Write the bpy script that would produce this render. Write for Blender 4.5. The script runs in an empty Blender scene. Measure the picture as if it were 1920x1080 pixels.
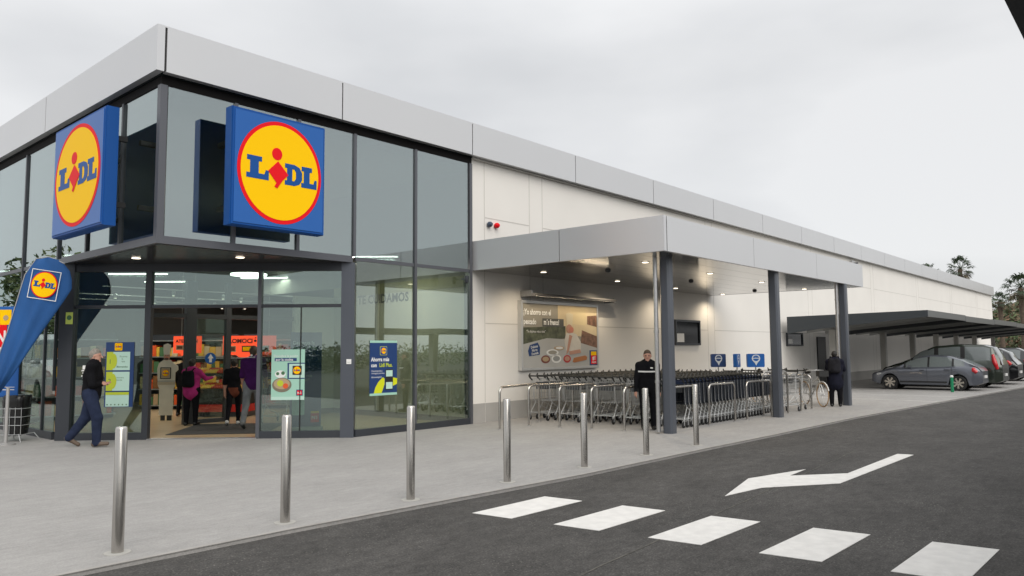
import bpy, bmesh, math, random
import numpy as np
from mathutils import Vector, Matrix
from mathutils.geometry import tessellate_polygon

R = math.radians
SC = bpy.context.scene
COL = SC.collection

# ------------------------------------------------------------------ camera
cam_d = bpy.data.cameras.new("camera"); cam = bpy.data.objects.new("camera", cam_d); COL.objects.link(cam)
yaw, pitch, roll, fpx = 0.7193, 0.0818, -0.0079, 1413.65
fw = Vector((math.cos(yaw)*math.cos(pitch), math.sin(yaw)*math.cos(pitch), math.sin(pitch)))
rt = Vector((math.sin(yaw), -math.cos(yaw), 0)); up = rt.cross(fw)
rt2 = rt*math.cos(roll)+up*math.sin(roll); up2 = -rt*math.sin(roll)+up*math.cos(roll)
cam.matrix_world = Matrix(((rt2.x, up2.x, -fw.x, -4.8722), (rt2.y, up2.y, -fw.y, -11.4587), (rt2.z, up2.z, -fw.z, 1.6), (0, 0, 0, 1)))
cam_d.sensor_width = 36; cam_d.lens = fpx/1920*36; cam_d.clip_end = 2000; cam_d.clip_start = 0.05
SC.camera = cam

# ------------------------------------------------------------------ world: overcast sky
w = bpy.data.worlds.new("World"); SC.world = w; w.use_nodes = True
nt = w.node_tree; nt.nodes.clear(); N = nt.nodes.new; L = nt.links.new
out = N("ShaderNodeOutputWorld"); bg = N("ShaderNodeBackground"); bg.inputs[1].default_value = 0.1
sky = N("ShaderNodeTexSky"); sky.sky_type = 'NISHITA'; sky.sun_disc = False
SUN_AZ = math.atan2(-0.85, -0.42); SUN_EL = R(38)
sky.sun_elevation = SUN_EL; sky.sun_rotation = math.pi/2-SUN_AZ
tc = N("ShaderNodeTexCoord"); mp = N("ShaderNodeMapping"); mp.inputs['Scale'].default_value = (1, 1, 2.6)
L(tc.outputs['Generated'], mp.inputs[0])
n1 = N("ShaderNodeTexNoise"); n1.inputs['Scale'].default_value = 1.55; n1.inputs['Detail'].default_value = 5; n1.inputs['Roughness'].default_value = 0.46
mp.inputs['Location'].default_value = (0.35, 0.1, 0.0)
L(mp.outputs[0], n1.inputs[0])
cr = N("ShaderNodeValToRGB"); cr.color_ramp.elements[0].position = 0.38; cr.color_ramp.elements[0].color = (5.95, 6.02, 6.12, 1)
cr.color_ramp.elements[1].position = 0.56; cr.color_ramp.elements[1].color = (7.3, 7.32, 7.36, 1)
L(n1.outputs[0], cr.inputs[0])
sx = N("ShaderNodeSeparateXYZ"); L(tc.outputs['Generated'], sx.inputs[0])
zr = N("ShaderNodeMapRange"); zr.inputs[1].default_value = 0.35; zr.inputs[2].default_value = 0.95; zr.inputs[3].default_value = 1.0; zr.inputs[4].default_value = 1.75
L(sx.outputs[2], zr.inputs[0])
vm = N("ShaderNodeVectorMath"); vm.operation = 'SCALE'; L(cr.outputs[0], vm.inputs[0]); L(zr.outputs[0], vm.inputs['Scale'])
mx = N("ShaderNodeMix"); mx.data_type = 'RGBA'; mx.inputs[0].default_value = 0.93
L(sky.outputs[0], mx.inputs[6]); L(vm.outputs[0], mx.inputs[7])
L(mx.outputs[2], bg.inputs[0]); L(bg.outputs[0], out.inputs[0])

sl = bpy.data.lights.new("sun", 'SUN'); sl.energy = 1.5; sl.angle = R(50); sl.color = (1, 0.95, 0.88)
so = bpy.data.objects.new("sun", sl); COL.objects.link(so)
d = Vector((math.cos(SUN_AZ)*math.cos(SUN_EL), math.sin(SUN_AZ)*math.cos(SUN_EL), math.sin(SUN_EL)))
so.rotation_euler = d.to_track_quat('Z', 'Y').to_euler(); so.location = (0, -30, 40)

SC.view_settings.view_transform = 'Standard'; SC.view_settings.look = 'None'
SC.view_settings.gamma = 1; SC.view_settings.exposure = 0.26; SC.view_settings.use_curve_mapping = False
SC.render.engine = 'CYCLES'; SC.cycles.use_denoising = True
SC.cycles.max_bounces = 10; SC.cycles.transparent_max_bounces = 24
SC.cycles.caustics_reflective = False; SC.cycles.caustics_refractive = False
SC.cycles.sample_clamp_indirect = 6

# ------------------------------------------------------------------ materials
MATS = {}
def mat(name, col, rough=0.6, metal=0.0, var=0.0, scale=4.0, bump=0.0, bscale=60.0, emit=0.0, stretch=None, coat=0.0, spec=0.5, detail=5):
    if name in MATS: return MATS[name]
    m = bpy.data.materials.new(name); m.use_nodes = True; t = m.node_tree; b = t.nodes['Principled BSDF']
    b.inputs['Roughness'].default_value = rough; b.inputs['Metallic'].default_value = metal
    b.inputs['Specular IOR Level'].default_value = spec
    if coat: b.inputs['Coat Weight'].default_value = coat; b.inputs['Coat Roughness'].default_value = 0.05
    c = (*col, 1)
    b.inputs['Base Color'].default_value = c
    co = t.nodes.new("ShaderNodeTexCoord"); mpn = t.nodes.new("ShaderNodeMapping"); t.links.new(co.outputs['Object'], mpn.inputs[0])
    if stretch: mpn.inputs['Scale'].default_value = stretch
    if var > 0:
        nz = t.nodes.new("ShaderNodeTexNoise"); nz.inputs['Scale'].default_value = scale; nz.inputs['Detail'].default_value = detail
        t.links.new(mpn.outputs[0], nz.inputs[0])
        r_ = t.nodes.new("ShaderNodeValToRGB")
        r_.color_ramp.elements[0].position = 0.3; r_.color_ramp.elements[1].position = 0.7
        r_.color_ramp.elements[0].color = tuple(x*(1-var) for x in col)+(1,); r_.color_ramp.elements[1].color = tuple(min(1, x*(1+var)) for x in col)+(1,)
        t.links.new(nz.outputs[0], r_.inputs[0]); t.links.new(r_.outputs[0], b.inputs['Base Color'])
    if bump > 0:
        nb = t.nodes.new("ShaderNodeTexNoise"); nb.inputs['Scale'].default_value = bscale; nb.inputs['Detail'].default_value = 4
        t.links.new(mpn.outputs[0], nb.inputs[0])
        bp = t.nodes.new("ShaderNodeBump"); bp.inputs['Strength'].default_value = bump; bp.inputs['Distance'].default_value = 0.01
        t.links.new(nb.outputs[0], bp.inputs['Height']); t.links.new(bp.outputs[0], b.inputs['Normal'])
    if emit: b.inputs['Emission Color'].default_value = c; b.inputs['Emission Strength'].default_value = emit
    MATS[name] = m; return m

def glass_mat(name, tint, refl, rtint=(0.86, 0.93, 0.93)):
    m = bpy.data.materials.new(name); m.use_nodes = True; t = m.node_tree; t.nodes.clear()
    o = t.nodes.new("ShaderNodeOutputMaterial"); mi = t.nodes.new("ShaderNodeMixShader")
    tr = t.nodes.new("ShaderNodeBsdfTransparent"); tr.inputs[0].default_value = (*tint, 1)
    gl = t.nodes.new("ShaderNodeBsdfGlossy"); gl.inputs['Roughness'].default_value = 0.0; gl.inputs['Color'].default_value = (*rtint, 1)
    fr = t.nodes.new("ShaderNodeFresnel"); ge = t.nodes.new('ShaderNodeNewGeometry'); ir = t.nodes.new('ShaderNodeMapRange'); ir.inputs[3].default_value = 1.5; ir.inputs[4].default_value = 1/1.5; t.links.new(ge.outputs['Backfacing'], ir.inputs[0]); t.links.new(ir.outputs[0], fr.inputs[0])
    ma = t.nodes.new("ShaderNodeMath"); ma.operation = 'ADD'; ma.inputs[1].default_value = refl; ma.use_clamp = True
    nz = t.nodes.new("ShaderNodeTexNoise"); nz.inputs['Scale'].default_value = 0.55; nz.inputs['Detail'].default_value = 1
    co = t.nodes.new("ShaderNodeTexCoord"); t.links.new(co.outputs['Object'], nz.inputs[0])
    bp = t.nodes.new("ShaderNodeBump"); bp.inputs['Strength'].default_value = 0.2; bp.inputs['Distance'].default_value = 0.02
    t.links.new(nz.outputs[0], bp.inputs['Height']); t.links.new(bp.outputs[0], gl.inputs['Normal'])
    t.links.new(fr.outputs[0], ma.inputs[0]); t.links.new(ma.outputs[0], mi.inputs[0]); t.links.new(tr.outputs[0], mi.inputs[1]); t.links.new(gl.outputs[0], mi.inputs[2])
    t.links.new(mi.outputs[0], o.inputs[0]); MATS[name] = m; return m

def ground_mat(name, base, var, speck, scale_big, stretch=(1, 1, 1), bump=0.5, light=(.3, .3, .28), lamount=0.0, streak=0.0):
    """large stains, medium mottling, fine grain and pale stone chips, all in world metres"""
    m = bpy.data.materials.new(name); m.use_nodes = True; t = m.node_tree; b = t.nodes['Principled BSDF']; N = t.nodes.new; L = t.links.new
    co = N("ShaderNodeTexCoord"); mpn = N("ShaderNodeMapping"); mpn.inputs['Scale'].default_value = stretch; L(co.outputs['Object'], mpn.inputs[0])
    def noise(sc, det, src, rough=.6): q = N("ShaderNodeTexNoise"); q.inputs['Scale'].default_value = sc; q.inputs['Detail'].default_value = det; q.inputs['Roughness'].default_value = rough; L(src, q.inputs[0]); return q.outputs[0]
    def mr(x, a0, a1, b0, b1): q = N("ShaderNodeMapRange"); L(x, q.inputs[0]); q.inputs[1].default_value = a0; q.inputs[2].default_value = a1; q.inputs[3].default_value = b0; q.inputs[4].default_value = b1; return q.outputs[0]
    def mul(x, y): q = N("ShaderNodeMath"); q.operation = 'MULTIPLY'; L(x, q.inputs[0]); L(y, q.inputs[1]); return q.outputs[0]
    big = mr(noise(scale_big, 8, mpn.outputs[0], .65), .3, .72, 1-var, 1+var)
    mid = mr(noise(scale_big*6, 5, mpn.outputs[0], .7), .3, .7, 1-var*.7, 1+var*.7)
    mid2 = mr(noise(15, 4, co.outputs['Object'], .7), .32, .68, 1-speck*.55, 1+speck*.55); mid = mul(mid, mid2)
    fine = noise(60, 3, co.outputs['Object']); fm_ = mr(fine, .3, .7, 1-speck, 1+speck)
    f = mul(mul(big, mid), fm_)
    if streak:
        ms = N("ShaderNodeMapping"); ms.inputs['Scale'].default_value = (2.0, 26, 1); ms.inputs['Rotation'].default_value = (0, 0, R(-38)); L(co.outputs['Object'], ms.inputs[0])
        f = mul(f, mr(noise(1.6, 4, ms.outputs[0]), .3, .7, 1-streak, 1+streak))
    rgb = N("ShaderNodeRGB"); rgb.outputs[0].default_value = (*base, 1)
    s = N("ShaderNodeVectorMath"); s.operation = 'SCALE'; L(rgb.outputs[0], s.inputs[0]); L(f, s.inputs['Scale'])
    v = N("ShaderNodeTexVoronoi"); v.inputs['Scale'].default_value = 26; L(co.outputs['Object'], v.inputs[0])
    patch = mr(noise(1.1, 3, co.outputs['Object']), .45, .65, .25, 1.0)
    chip = mul(mr(v.outputs['Distance'], .10, .22, lamount, 0), patch)
    mx_ = N("ShaderNodeMix"); mx_.data_type = 'RGBA'; L(chip, mx_.inputs[0]); L(s.outputs[0], mx_.inputs[6]); mx_.inputs[7].default_value = (*light, 1)
    L(mx_.outputs[2], b.inputs['Base Color']); b.inputs['Roughness'].default_value = 0.85; b.inputs['Specular IOR Level'].default_value = .35
    bp = N("ShaderNodeBump"); bp.inputs['Strength'].default_value = bump; bp.inputs['Distance'].default_value = 0.006; L(fine, bp.inputs['Height']); L(bp.outputs[0], b.inputs['Normal'])
    MATS[name] = m; return m

ASPH = ground_mat('asphalt', (0.062, 0.059, 0.0555), 0.28, 0.42, 0.7, (1, 1.8, 1), 1.0, (.22, .21, .19), .85, .12)
PAVE = ground_mat('brushed_concrete', (0.325, 0.316, 0.304), 0.09, 0.10, 0.9, (0.8, 1.5, 1), 0.45, (.46, .45, .43), .22, .075)
PAINT = mat('road_paint', (0.70, 0.685, 0.655), 0.75, var=0.07, scale=9, bump=0.5, bscale=90, detail=9)
WALL = mat('white_wall', (0.81, 0.785, 0.74), 0.8, var=0.025, scale=0.7, bump=0.15, bscale=40)
PLINTH = mat('grey_plinth', (0.40, 0.39, 0.37), 0.8, var=0.05, scale=2, bump=0.15)
JOINT = mat('joint_sealant', (0.58, 0.56, 0.52), 0.8)
SILVER = mat('silver_panel', (0.64, 0.645, 0.655), 0.34, metal=0.5, var=0.015, scale=0.4)
ANTH = mat('anthracite_metal', (0.042, 0.047, 0.056), 0.40, metal=0.2, var=0.05, scale=3)
FRAMEG = mat('grey_frame', (0.115, 0.12, 0.135), 0.4, metal=0.4)
COLMN = mat('column_paint', (0.085, 0.095, 0.115), 0.33, metal=0.2, var=0.04, scale=2)
DARK = mat('black_rubber', (0.012, 0.012, 0.013), 0.6)
BLACKG = mat('black_gloss', (0.006, 0.007, 0.009), 0.12, spec=.3)
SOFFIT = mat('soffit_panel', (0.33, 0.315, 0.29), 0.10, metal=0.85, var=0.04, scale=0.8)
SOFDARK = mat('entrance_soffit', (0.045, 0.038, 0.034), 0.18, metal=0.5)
STEEL = mat('brushed_steel', (0.50, 0.48, 0.45), 0.22, metal=0.97, var=0.04, scale=7, stretch=(14, 14, 0.8), bump=0.1, bscale=12)
GALV = mat('galvanised', (0.50, 0.50, 0.50), 0.35, metal=0.9, var=0.08, scale=20)
CHROME = mat('chrome_wire', (0.55, 0.56, 0.56), 0.34, metal=0.45)
BLUE = mat('sign_blue', (0.006, 0.075, 0.30), 0.45, spec=.25)
BLUE2 = mat('sign_blue_face', (0.018, 0.115, 0.40), 0.3, spec=.35)
YEL = mat('sign_yellow', (1.0, 0.585, 0.0), 0.5, spec=.12)
RED = mat('sign_red', (0.80, 0.008, 0.015), 0.5, spec=.15)
WHITE = mat('white_print', (0.80, 0.80, 0.78), 0.5)
BLACKP = mat('black_print', (0.015, 0.015, 0.015), 0.5)
GLASS = glass_mat('facade_glass', (0.62, 0.73, 0.70), 0.16, (.82, .92, .91))
GLASSR = glass_mat('clear_facade_glass', (0.70, 0.78, 0.72), 0.19, (.86, .93, .92))
GLASSU = glass_mat('upper_glass', (0.44, 0.51, 0.50), 0.33, (.80, .88, .885))
LAMP = mat('lamp_glow', (1.0, 0.88, 0.68), 0.5, emit=4)
LAMPW = mat('lamp_white', (1.0, 0.93, 0.82), 0.5, emit=9)

# ------------------------------------------------------------------ mesh helpers
class MB:
    def __init__(s): s.v = []; s.f = []; s.m = []; s.mats = []
    def mi(s, m):
        if m is None: return 0
        if m not in s.mats: s.mats.append(m)
        return s.mats.index(m)
    def add(s, vs, fs, m=None):
        b = len(s.v); s.v += [tuple(x) for x in vs]; k = s.mi(m)
        for f in fs: s.f.append(tuple(b+i for i in f)); s.m.append(k)
        return s
    def box(s, lo, hi, m=None, M=None):
        x0, y0, z0 = lo; x1, y1, z1 = hi
        vs = [Vector(p) for p in ((x0, y0, z0), (x1, y0, z0), (x1, y1, z0), (x0, y1, z0), (x0, y0, z1), (x1, y0, z1), (x1, y1, z1), (x0, y1, z1))]
        if M is not None: vs = [M @ p for p in vs]
        return s.add(vs, [(0, 3, 2, 1), (4, 5, 6, 7), (0, 1, 5, 4), (1, 2, 6, 5), (2, 3, 7, 6), (3, 0, 4, 7)], m)
    def tube(s, pts, r, n=8, m=None, closed=False):
        pts = [Vector(p) for p in pts]; K = len(pts); rr = r if isinstance(r, (list, tuple)) else [r]*K
        rings = []; prev = None
        for i, p in enumerate(pts):
            if closed: t = (pts[(i+1) % K]-pts[i-1])
            else: t = (pts[min(i+1, K-1)]-pts[max(i-1, 0)])
            t.normalize()
            a = prev if prev is not None else (Vector((0, 0, 1)) if abs(t.z) < 0.9 else Vector((1, 0, 0)))
            u = a-t*a.dot(t)
            if u.length < 1e-6: u = t.orthogonal()
            u.normalize(); prev = u; q = t.cross(u)
            rings.append([p+(u*math.cos(2*math.pi*(j+.5)/n)+q*math.sin(2*math.pi*(j+.5)/n))*rr[i] for j in range(n)])
        vs = [v for rg in rings for v in rg]; fs = []
        for i in range(K if closed else K-1):
            i2 = (i+1) % K
            for j in range(n): fs.append((i*n+j, i*n+(j+1) % n, i2*n+(j+1) % n, i2*n+j))
        if not closed: fs += [tuple(range(n))[::-1], tuple((K-1)*n+j for j in range(n))]
        return s.add(vs, fs, m)
    def lathe(s, prof, c=(0, 0, 0), n=20, m=None, axis='z', caps=True):
        vs = []; fs = []
        for (r, z) in prof:
            for j in range(n):
                a = 2*math.pi*j/n; p = (r*math.cos(a), r*math.sin(a), z)
                if axis == 'x': p = (p[2], p[0], p[1])
                if axis == 'y': p = (p[1], p[2], p[0])
                vs.append((p[0]+c[0], p[1]+c[1], p[2]+c[2]))
        for i in range(len(prof)-1):
            for j in range(n): fs.append((i*n+j, i*n+(j+1) % n, (i+1)*n+(j+1) % n, (i+1)*n+j))
        if caps and prof[0][0] > 1e-6: fs.append(tuple(range(n))[::-1])
        if caps and prof[-1][0] > 1e-6: fs.append(tuple((len(prof)-1)*n+j for j in range(n)))
        return s.add(vs, fs, m)
    def prism(s, fr, loops, d0, d1, m=None):
        # loops: outer (and holes) as (a, b) in the frame; front at d1
        if isinstance(loops[0][0], (int, float)): loops = [loops]
        tri = tessellate_polygon([[Vector((a, b, 0)) for a, b in lp] for lp in loops])
        flat = [p for lp in loops for p in lp]; n = len(flat)
        vs = [fr.pt(a, b, d1) for a, b in flat]+[fr.pt(a, b, d0) for a, b in flat]; fs = []
        for t in tri:
            a, b, c = [flat[i] for i in t]
            cw = (b[0]-a[0])*(c[1]-a[1])-(b[1]-a[1])*(c[0]-a[0])
            t = tuple(t) if cw > 0 else tuple(t)[::-1]
            fs.append(t); fs.append(tuple(i+n for i in t[::-1]))
        k = 0
        for lp in loops:
            L_ = len(lp)
            for i in range(L_): fs.append((k+i, k+(i+1) % L_, n+k+(i+1) % L_, n+k+i))
            k += L_
        return s.add(vs, fs, m)
    def build(s, name, m=None, parent=None, smooth=False, loc=None):
        me = bpy.data.meshes.new(name)
        vs = s.v
        if loc is not None: vs = [(x-loc[0], y-loc[1], z-loc[2]) for x, y, z in vs]
        me.from_pydata(vs, [], s.f)
        ms = s.mats if s.mats else [m]
        if s.mats and m is not None and m not in ms: ms = ms
        for q in ms: me.materials.append(q)
        if s.mats: me.polygons.foreach_set('material_index', s.m)
        me.update()
        if smooth:
            me.polygons.foreach_set('use_smooth', [True]*len(me.polygons))
            try: me.set_sharp_from_angle(angle=R(smooth if smooth is not True else 45))
            except Exception: pass
        o = bpy.data.objects.new(name, me); COL.objects.link(o)
        if loc is not None: o.location = loc
        if parent is not None: o.parent = parent
        return o

class Frame:
    """flat drawing frame: a to the right, b up, d outwards"""
    def __init__(s, o, ux, uz=(0, 0, 1)):
        s.o = Vector(o); s.ux = Vector(ux).normalized(); s.uz = Vector(uz).normalized(); s.n = s.ux.cross(s.uz)
    def pt(s, a, b, d=0): return s.o+s.ux*a+s.uz*b+s.n*d
    def sub(s, a, b, d=0, rot=0):
        c, q = math.cos(rot), math.sin(rot)
        return Frame(s.pt(a, b, d), s.ux*c+s.uz*q, s.uz*c-s.ux*q)
    def mat(s):
        return Matrix(((s.ux.x, s.uz.x, s.n.x, s.o.x), (s.ux.y, s.uz.y, s.n.y, s.o.y), (s.ux.z, s.uz.z, s.n.z, s.o.z), (0, 0, 0, 1)))

def rect(a0, b0, a1, b1): return [(a0, b0), (a1, b0), (a1, b1), (a0, b1)]
def rrect(a0, b0, a1, b1, r, n=5):
    o = []
    for cx, cy, s in ((a1-r, b0+r, -90), (a1-r, b1-r, 0), (a0+r, b1-r, 90), (a0+r, b0+r, 180)):
        for i in range(n+1):
            t = R(s+90*i/n); o.append((cx+r*math.cos(t), cy+r*math.sin(t)))
    return o
def disc(ca, cb, r, n=40, rb=None): return [(ca+r*math.cos(2*math.pi*i/n), cb+(rb or r)*math.sin(2*math.pi*i/n)) for i in range(n)]

def letters(mb, fr, text, size, a, b, d, m, bold=0.0, align='LEFT', xs=1.0):
    """real lettering, flat on the frame"""
    cu = bpy.data.curves.new('t', 'FONT'); cu.body = text; cu.size = size; cu.align_x = align; cu.offset = bold*size; cu.resolution_u = 2
    ob = bpy.data.objects.new('t', cu); COL.objects.link(ob)
    dg = bpy.context.evaluated_depsgraph_get(); me = bpy.data.meshes.new_from_object(ob.evaluated_get(dg))
    vs = [fr.pt(a+v.co.x*xs, b+v.co.y, d) for v in me.vertices]; fs = [tuple(p.vertices) for p in me.polygons]
    mb.add(vs, fs, m)
    bpy.data.objects.remove(ob); bpy.data.curves.remove(cu); bpy.data.meshes.remove(me)

def tag(o, label=None, cat=None, group=None, kind=None):
    if label: o['label'] = label
    if cat: o['category'] = cat
    if group: o['group'] = group
    if kind: o['kind'] = kind
    return o
def empty(name, loc, label=None, cat=None, group=None, rz=0, kind=None):
    o = bpy.data.objects.new(name, None); COL.objects.link(o); o.location = loc; o.rotation_euler = (0, 0, rz); o.empty_display_size = 0.2
    return tag(o, label, cat, group, kind)
def world_child(o, parent):
    """o was built in world coordinates; hang it under parent"""
    o.parent = parent; o.matrix_parent_inverse = Matrix.Translation(-Vector(parent.location)); return o
def copy_tree(o, loc, rz, label=None, scale=None):
    def cp(x, par):
        c = x.copy(); COL.objects.link(c)
        if par is not None: c.parent = par
        for ch in [k for k in bpy.data.objects if k.parent == x and k.name in TREE[o.name]]: cp(ch, c)
        return c
    if o.name not in TREE:
        st = [o]; ns = set()
        while st:
            x = st.pop(); ch = list(x.children); st += ch; ns |= {c.name for c in ch}
        TREE[o.name] = ns; KIDS[o.name] = {}
    def cp2(x, par, kids):
        c = x.copy(); COL.objects.link(c)
        if par is not None: c.parent = par
        for ch in kids(x): cp2(ch, c, kids)
        return c
    cache = KIDS[o.name]
    def kids(x):
        if x.name not in cache: cache[x.name] = list(x.children)
        return cache[x.name]
    r = cp2(o, None, kids); r.location = loc; r.rotation_euler = (0, 0, rz)
    if label: r['label'] = label
    if scale: r.scale = (scale,)*3
    return r
TREE = {}; KIDS = {}

def logo(parent_name, fr, w, parent, d=0.0, red=True):
    """yellow disc, red ring, blue slab letters, red dot and lozenge"""
    mb = MB()
    mb.prism(fr, disc(0, 0, 0.5*w, 64), d, d+0.004, RED); mb.prism(fr, disc(0, 0, 0.462*w, 64), d+0.004, d+0.008, YEL)
    Lp = [(0, 0), (1, 0), (1, .44), (.86, .44), (.8, .24), (.54, .24), (.54, .78), (.68, .78), (.68, 1), (.02, 1), (.02, .78), (.16, .78), (.16, .22), (0, .22)]
    Do = [(0, 0), (.55, 0), (.84, .1), (1, .33), (1, .67), (.84, .9), (.55, 1), (0, 1), (0, .79), (.12, .79), (.12, .21), (0, .21)]
    Dh = [(.42, .22), (.54, .22), (.64, .36), (.64, .64), (.54, .78), (.42, .78)]
    def put(loops, a, b, ww, hh, m, dd):
        mb.prism(fr, [[((a+x*ww)*w, (b+y*hh)*w) for x, y in lp] for lp in loops], d+dd, d+dd+0.004, m)
    put([Lp], -.40, -.095, .255, .215, BLUE, .008); put([Do, Dh], .045, -.105, .21, .21, BLUE, .008); put([Lp], .245, -.105, .195, .21, BLUE, .008)
    mb.prism(fr, disc(-.052*w, .178*w, .060*w, 24), d+.009, d+.013, RED)
    mb.prism(fr, [(x*w, y*w) for x, y in ((-.155, .0), (-.04, .108), (.085, -.01), (.015, -.075), (-.045, -.158), (-.078, -.142), (-.055, -.105))], d+.012, d+.016, RED)
    o = mb.build(parent_name); world_child(o, parent); return o

# ------------------------------------------------------------------ ground
g = MB(); g.box((-400, -400, -1), (500, 400, -0.035), ASPH); tag(g.build('asphalt_road'), 'dark grey asphalt drive and car park surface', 'asphalt', kind='structure')
kerb = [(-60, -4.2), (-12, -5.1), (-2.83, -5.30), (-.96, -5.36), (.99, -5.5), (3.13, -5.66), (6.6, -5.72), (8.9, -5.8), (13.3, -5.87), (19.5, -6.25), (30, -6.95), (80, -8.2), (80, 40), (-60, 40)]
FLAT = Frame((0, 0, 0), (1, 0, 0), (0, 1, 0))
p = MB(); p.prism(FLAT, kerb, -0.3, 0.0, PAVE); tag(p.build('pavement'), 'pale grey brushed concrete pavement', 'pavement', kind='structure')
k = MB(); kr = kerb[:12]
k.prism(FLAT, kr+[(x, y+0.05) for x, y in kr[::-1]], -0.01, 0.004, mat('kerb_concrete', (0.34, 0.325, 0.305), 0.85, var=0.1, scale=5, bump=0.3)); tag(k.build('kerb'), kind='structure')

def marking(poly, label, cat='road marking', group=None, name='road_marking'):
    m = MB(); m.prism(FLAT, poly, -0.034, -0.030, PAINT); o = m.build(name); return tag(o, label, cat, group)
stripes = [[(0.675, -6.046), (1.80, -6.075), (1.86, -6.545), (.737, -6.515)]]
for i in range(1, 5):
    stripes.append([(x+.128*i, y-.9388*i) for x, y in stripes[0]])
sl_ = ['crossing stripe nearest the pavement kerb', 'second crossing stripe out from the kerb', 'middle one of the five crossing stripes', 'fourth crossing stripe out from the kerb', 'crossing stripe farthest from the kerb, at the lower right']
for s_, l_ in zip(stripes, sl_): marking(s_, 'white painted '+l_, group='crossing stripes across the drive', name='crossing_stripe')
marking([(3.07, -7.612), (4.308, -7.335), (5.47, -7.625), (4.83, -7.655), (5.47, -8.165), (7.79, -8.17), (7.83, -8.385), (4.66, -8.33), (3.8, -7.72)], 'white bent arrow painted on the drive beyond the crossing', 'road arrow', name='road_arrow')
for i, x in enumerate((19.9, 22.6, 25.0)):
    m = MB(); m.box((x-.05, -6.15, -.001), (x+.05, -.6, .004), mat('faded_paint', (0.50, 0.49, 0.47), 0.8, var=0.1, scale=4))
    tag(m.build('bay_line'), ['white bay line just beyond the canopy', 'white bay line midway to the grey hatchback', 'white bay line beside the grey hatchback'][i], 'road marking', 'parking bay lines', None)

m = MB()
rg = random.Random(3); pts = [(-6+i*.6, -8.52+i*.042+rg.uniform(-.012, .012)) for i in range(24)]
for (xa, ya), (xb, yb) in zip(pts, pts[1:]): m.prism(FLAT, [(xa, ya-.008), (xb, yb-.008), (xb, yb+.008), (xa, ya+.008)], -.034, -.032, mat('seam_dust', (.085, .08, .07), .9, var=.5, scale=9))
tag(m.build('asphalt_seam'), kind='structure')
# ------------------------------------------------------------------ supermarket building
B = empty('supermarket_building', (0, 0, 0), 'long white supermarket with silver parapet and glazed corner entrance', 'building')
GX = 0.16; ZT = 5.92; ZP = 6.62; ZB = 3.36; XE = 7.04
def bpart(mb, name, m=None, par=B, smooth=False): return mb.build(name, m, par, smooth)
# walls
bpart(MB().box((XE, .20, 0), (71.2, .45, 6.1), WALL), 'wall')
bpart(MB().box((71.0, .45, 0), (71.2, 30, 6.1), mat('end_wall', (0.45, 0.28, 0.22), 0.8, var=.05)), 'wall')
bpart(MB().box((.2, 29.8, 0), (71, 30, 6.1), WALL), 'wall')
bpart(MB().box((.2, 14, 0), (.45, 29.8, 6.1), WALL), 'wall')
bpart(MB().box((.15, .15, 6.0), (71, 29.9, 6.2), PLINTH), 'roof')
# joints in the precast wall and grey plinth
j = MB()
for x in (7.5, 9.1, 9.6, 18.32, 18.8, 27.6, 28.1, 36.6, 37.1, 45.8, 46.3, 55, 55.5, 64.2, 64.7): j.box((x-.01, .196, 0.43), (x+.01, .2, 5.95))
for x0, x1 in ((7.5, 9.1), (9.6, 18.32), (18.8, 27.6), (28.1, 36.6), (37.1, 45.8), (46.3, 55), (55.5, 64.2), (64.7, 71)):
    j.box((x0+.02, .196, 2.19), (x1-.02, .2, 2.21)); j.box((x0+.02, .196, 4.60), (x1-.02, .2, 4.62))
bpart(j, 'wall_joint', JOINT)
q = MB()
for a, b in ((7.04, 7.49), (7.51, 9.09), (9.11, 9.59), (9.61, 18.31), (18.33, 18.79), (18.81, 27.6), (29.4, 36.6), (36.62, 71.2)): q.box((a, .19, 0), (b, .2, .42))
bpart(q, 'plinth', PLINTH)
# parapet: silver cassette panels, right side and left side
seams = [0.14, 3.434, 6.92, 10.76, 14.67, 18.58, 22.64, 26.6, 30.6, 34.6, 38.6, 42.6, 46.6, 50.6, 54.6, 58.6, 62.6, 66.6, 71.2]
for a, b in zip(seams, seams[1:]): bpart(MB().box((a+.012, 0, 5.92), (b-.012, .12, 6.62), SILVER), 'parapet_panel')
ys = [0, 4.95, 9.0, 13, 17, 21, 25, 30]
for i, (a, b) in enumerate(zip(ys, ys[1:])): bpart(MB().box((0, a+(.0 if i == 0 else .012), 5.92), (.116, b-.012, 6.62), SILVER), 'parapet_panel')
bpart(MB().box((.02, .02, 5.95), (71.2, .1, 6.6)).box((.02, .1, 5.95), (.1, 29.9, 6.6)), 'parapet_backing', DARK)
bpart(MB().box((0, .0, 6.62), (71.22, .3, 6.645)).box((0, .3, 6.62), (.3, 30, 6.645)), 'parapet_capping', SILVER)
# dark shadow gap and head frame above the glass
bpart(MB().box((.125, .125, 5.90), (XE, .25, 5.98)).box((.125, .25, 5.90), (.25, 14, 5.98)), 'soffit_trim', mat('dark_trim', (.006, .010, .011), .7, spec=.15))
bpart(MB().box((.15, .15, 5.76), (XE, .24, 5.90)).box((.15, .24, 5.76), (.24, 14, 5.90)), 'head_frame', mat('dark_trim2', (.006, .005, .005), .7, spec=.15))
bpart(MB().box((XE, .125, 5.88), (71.2, .2, 5.92)), 'drip_trim', JOINT)
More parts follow.
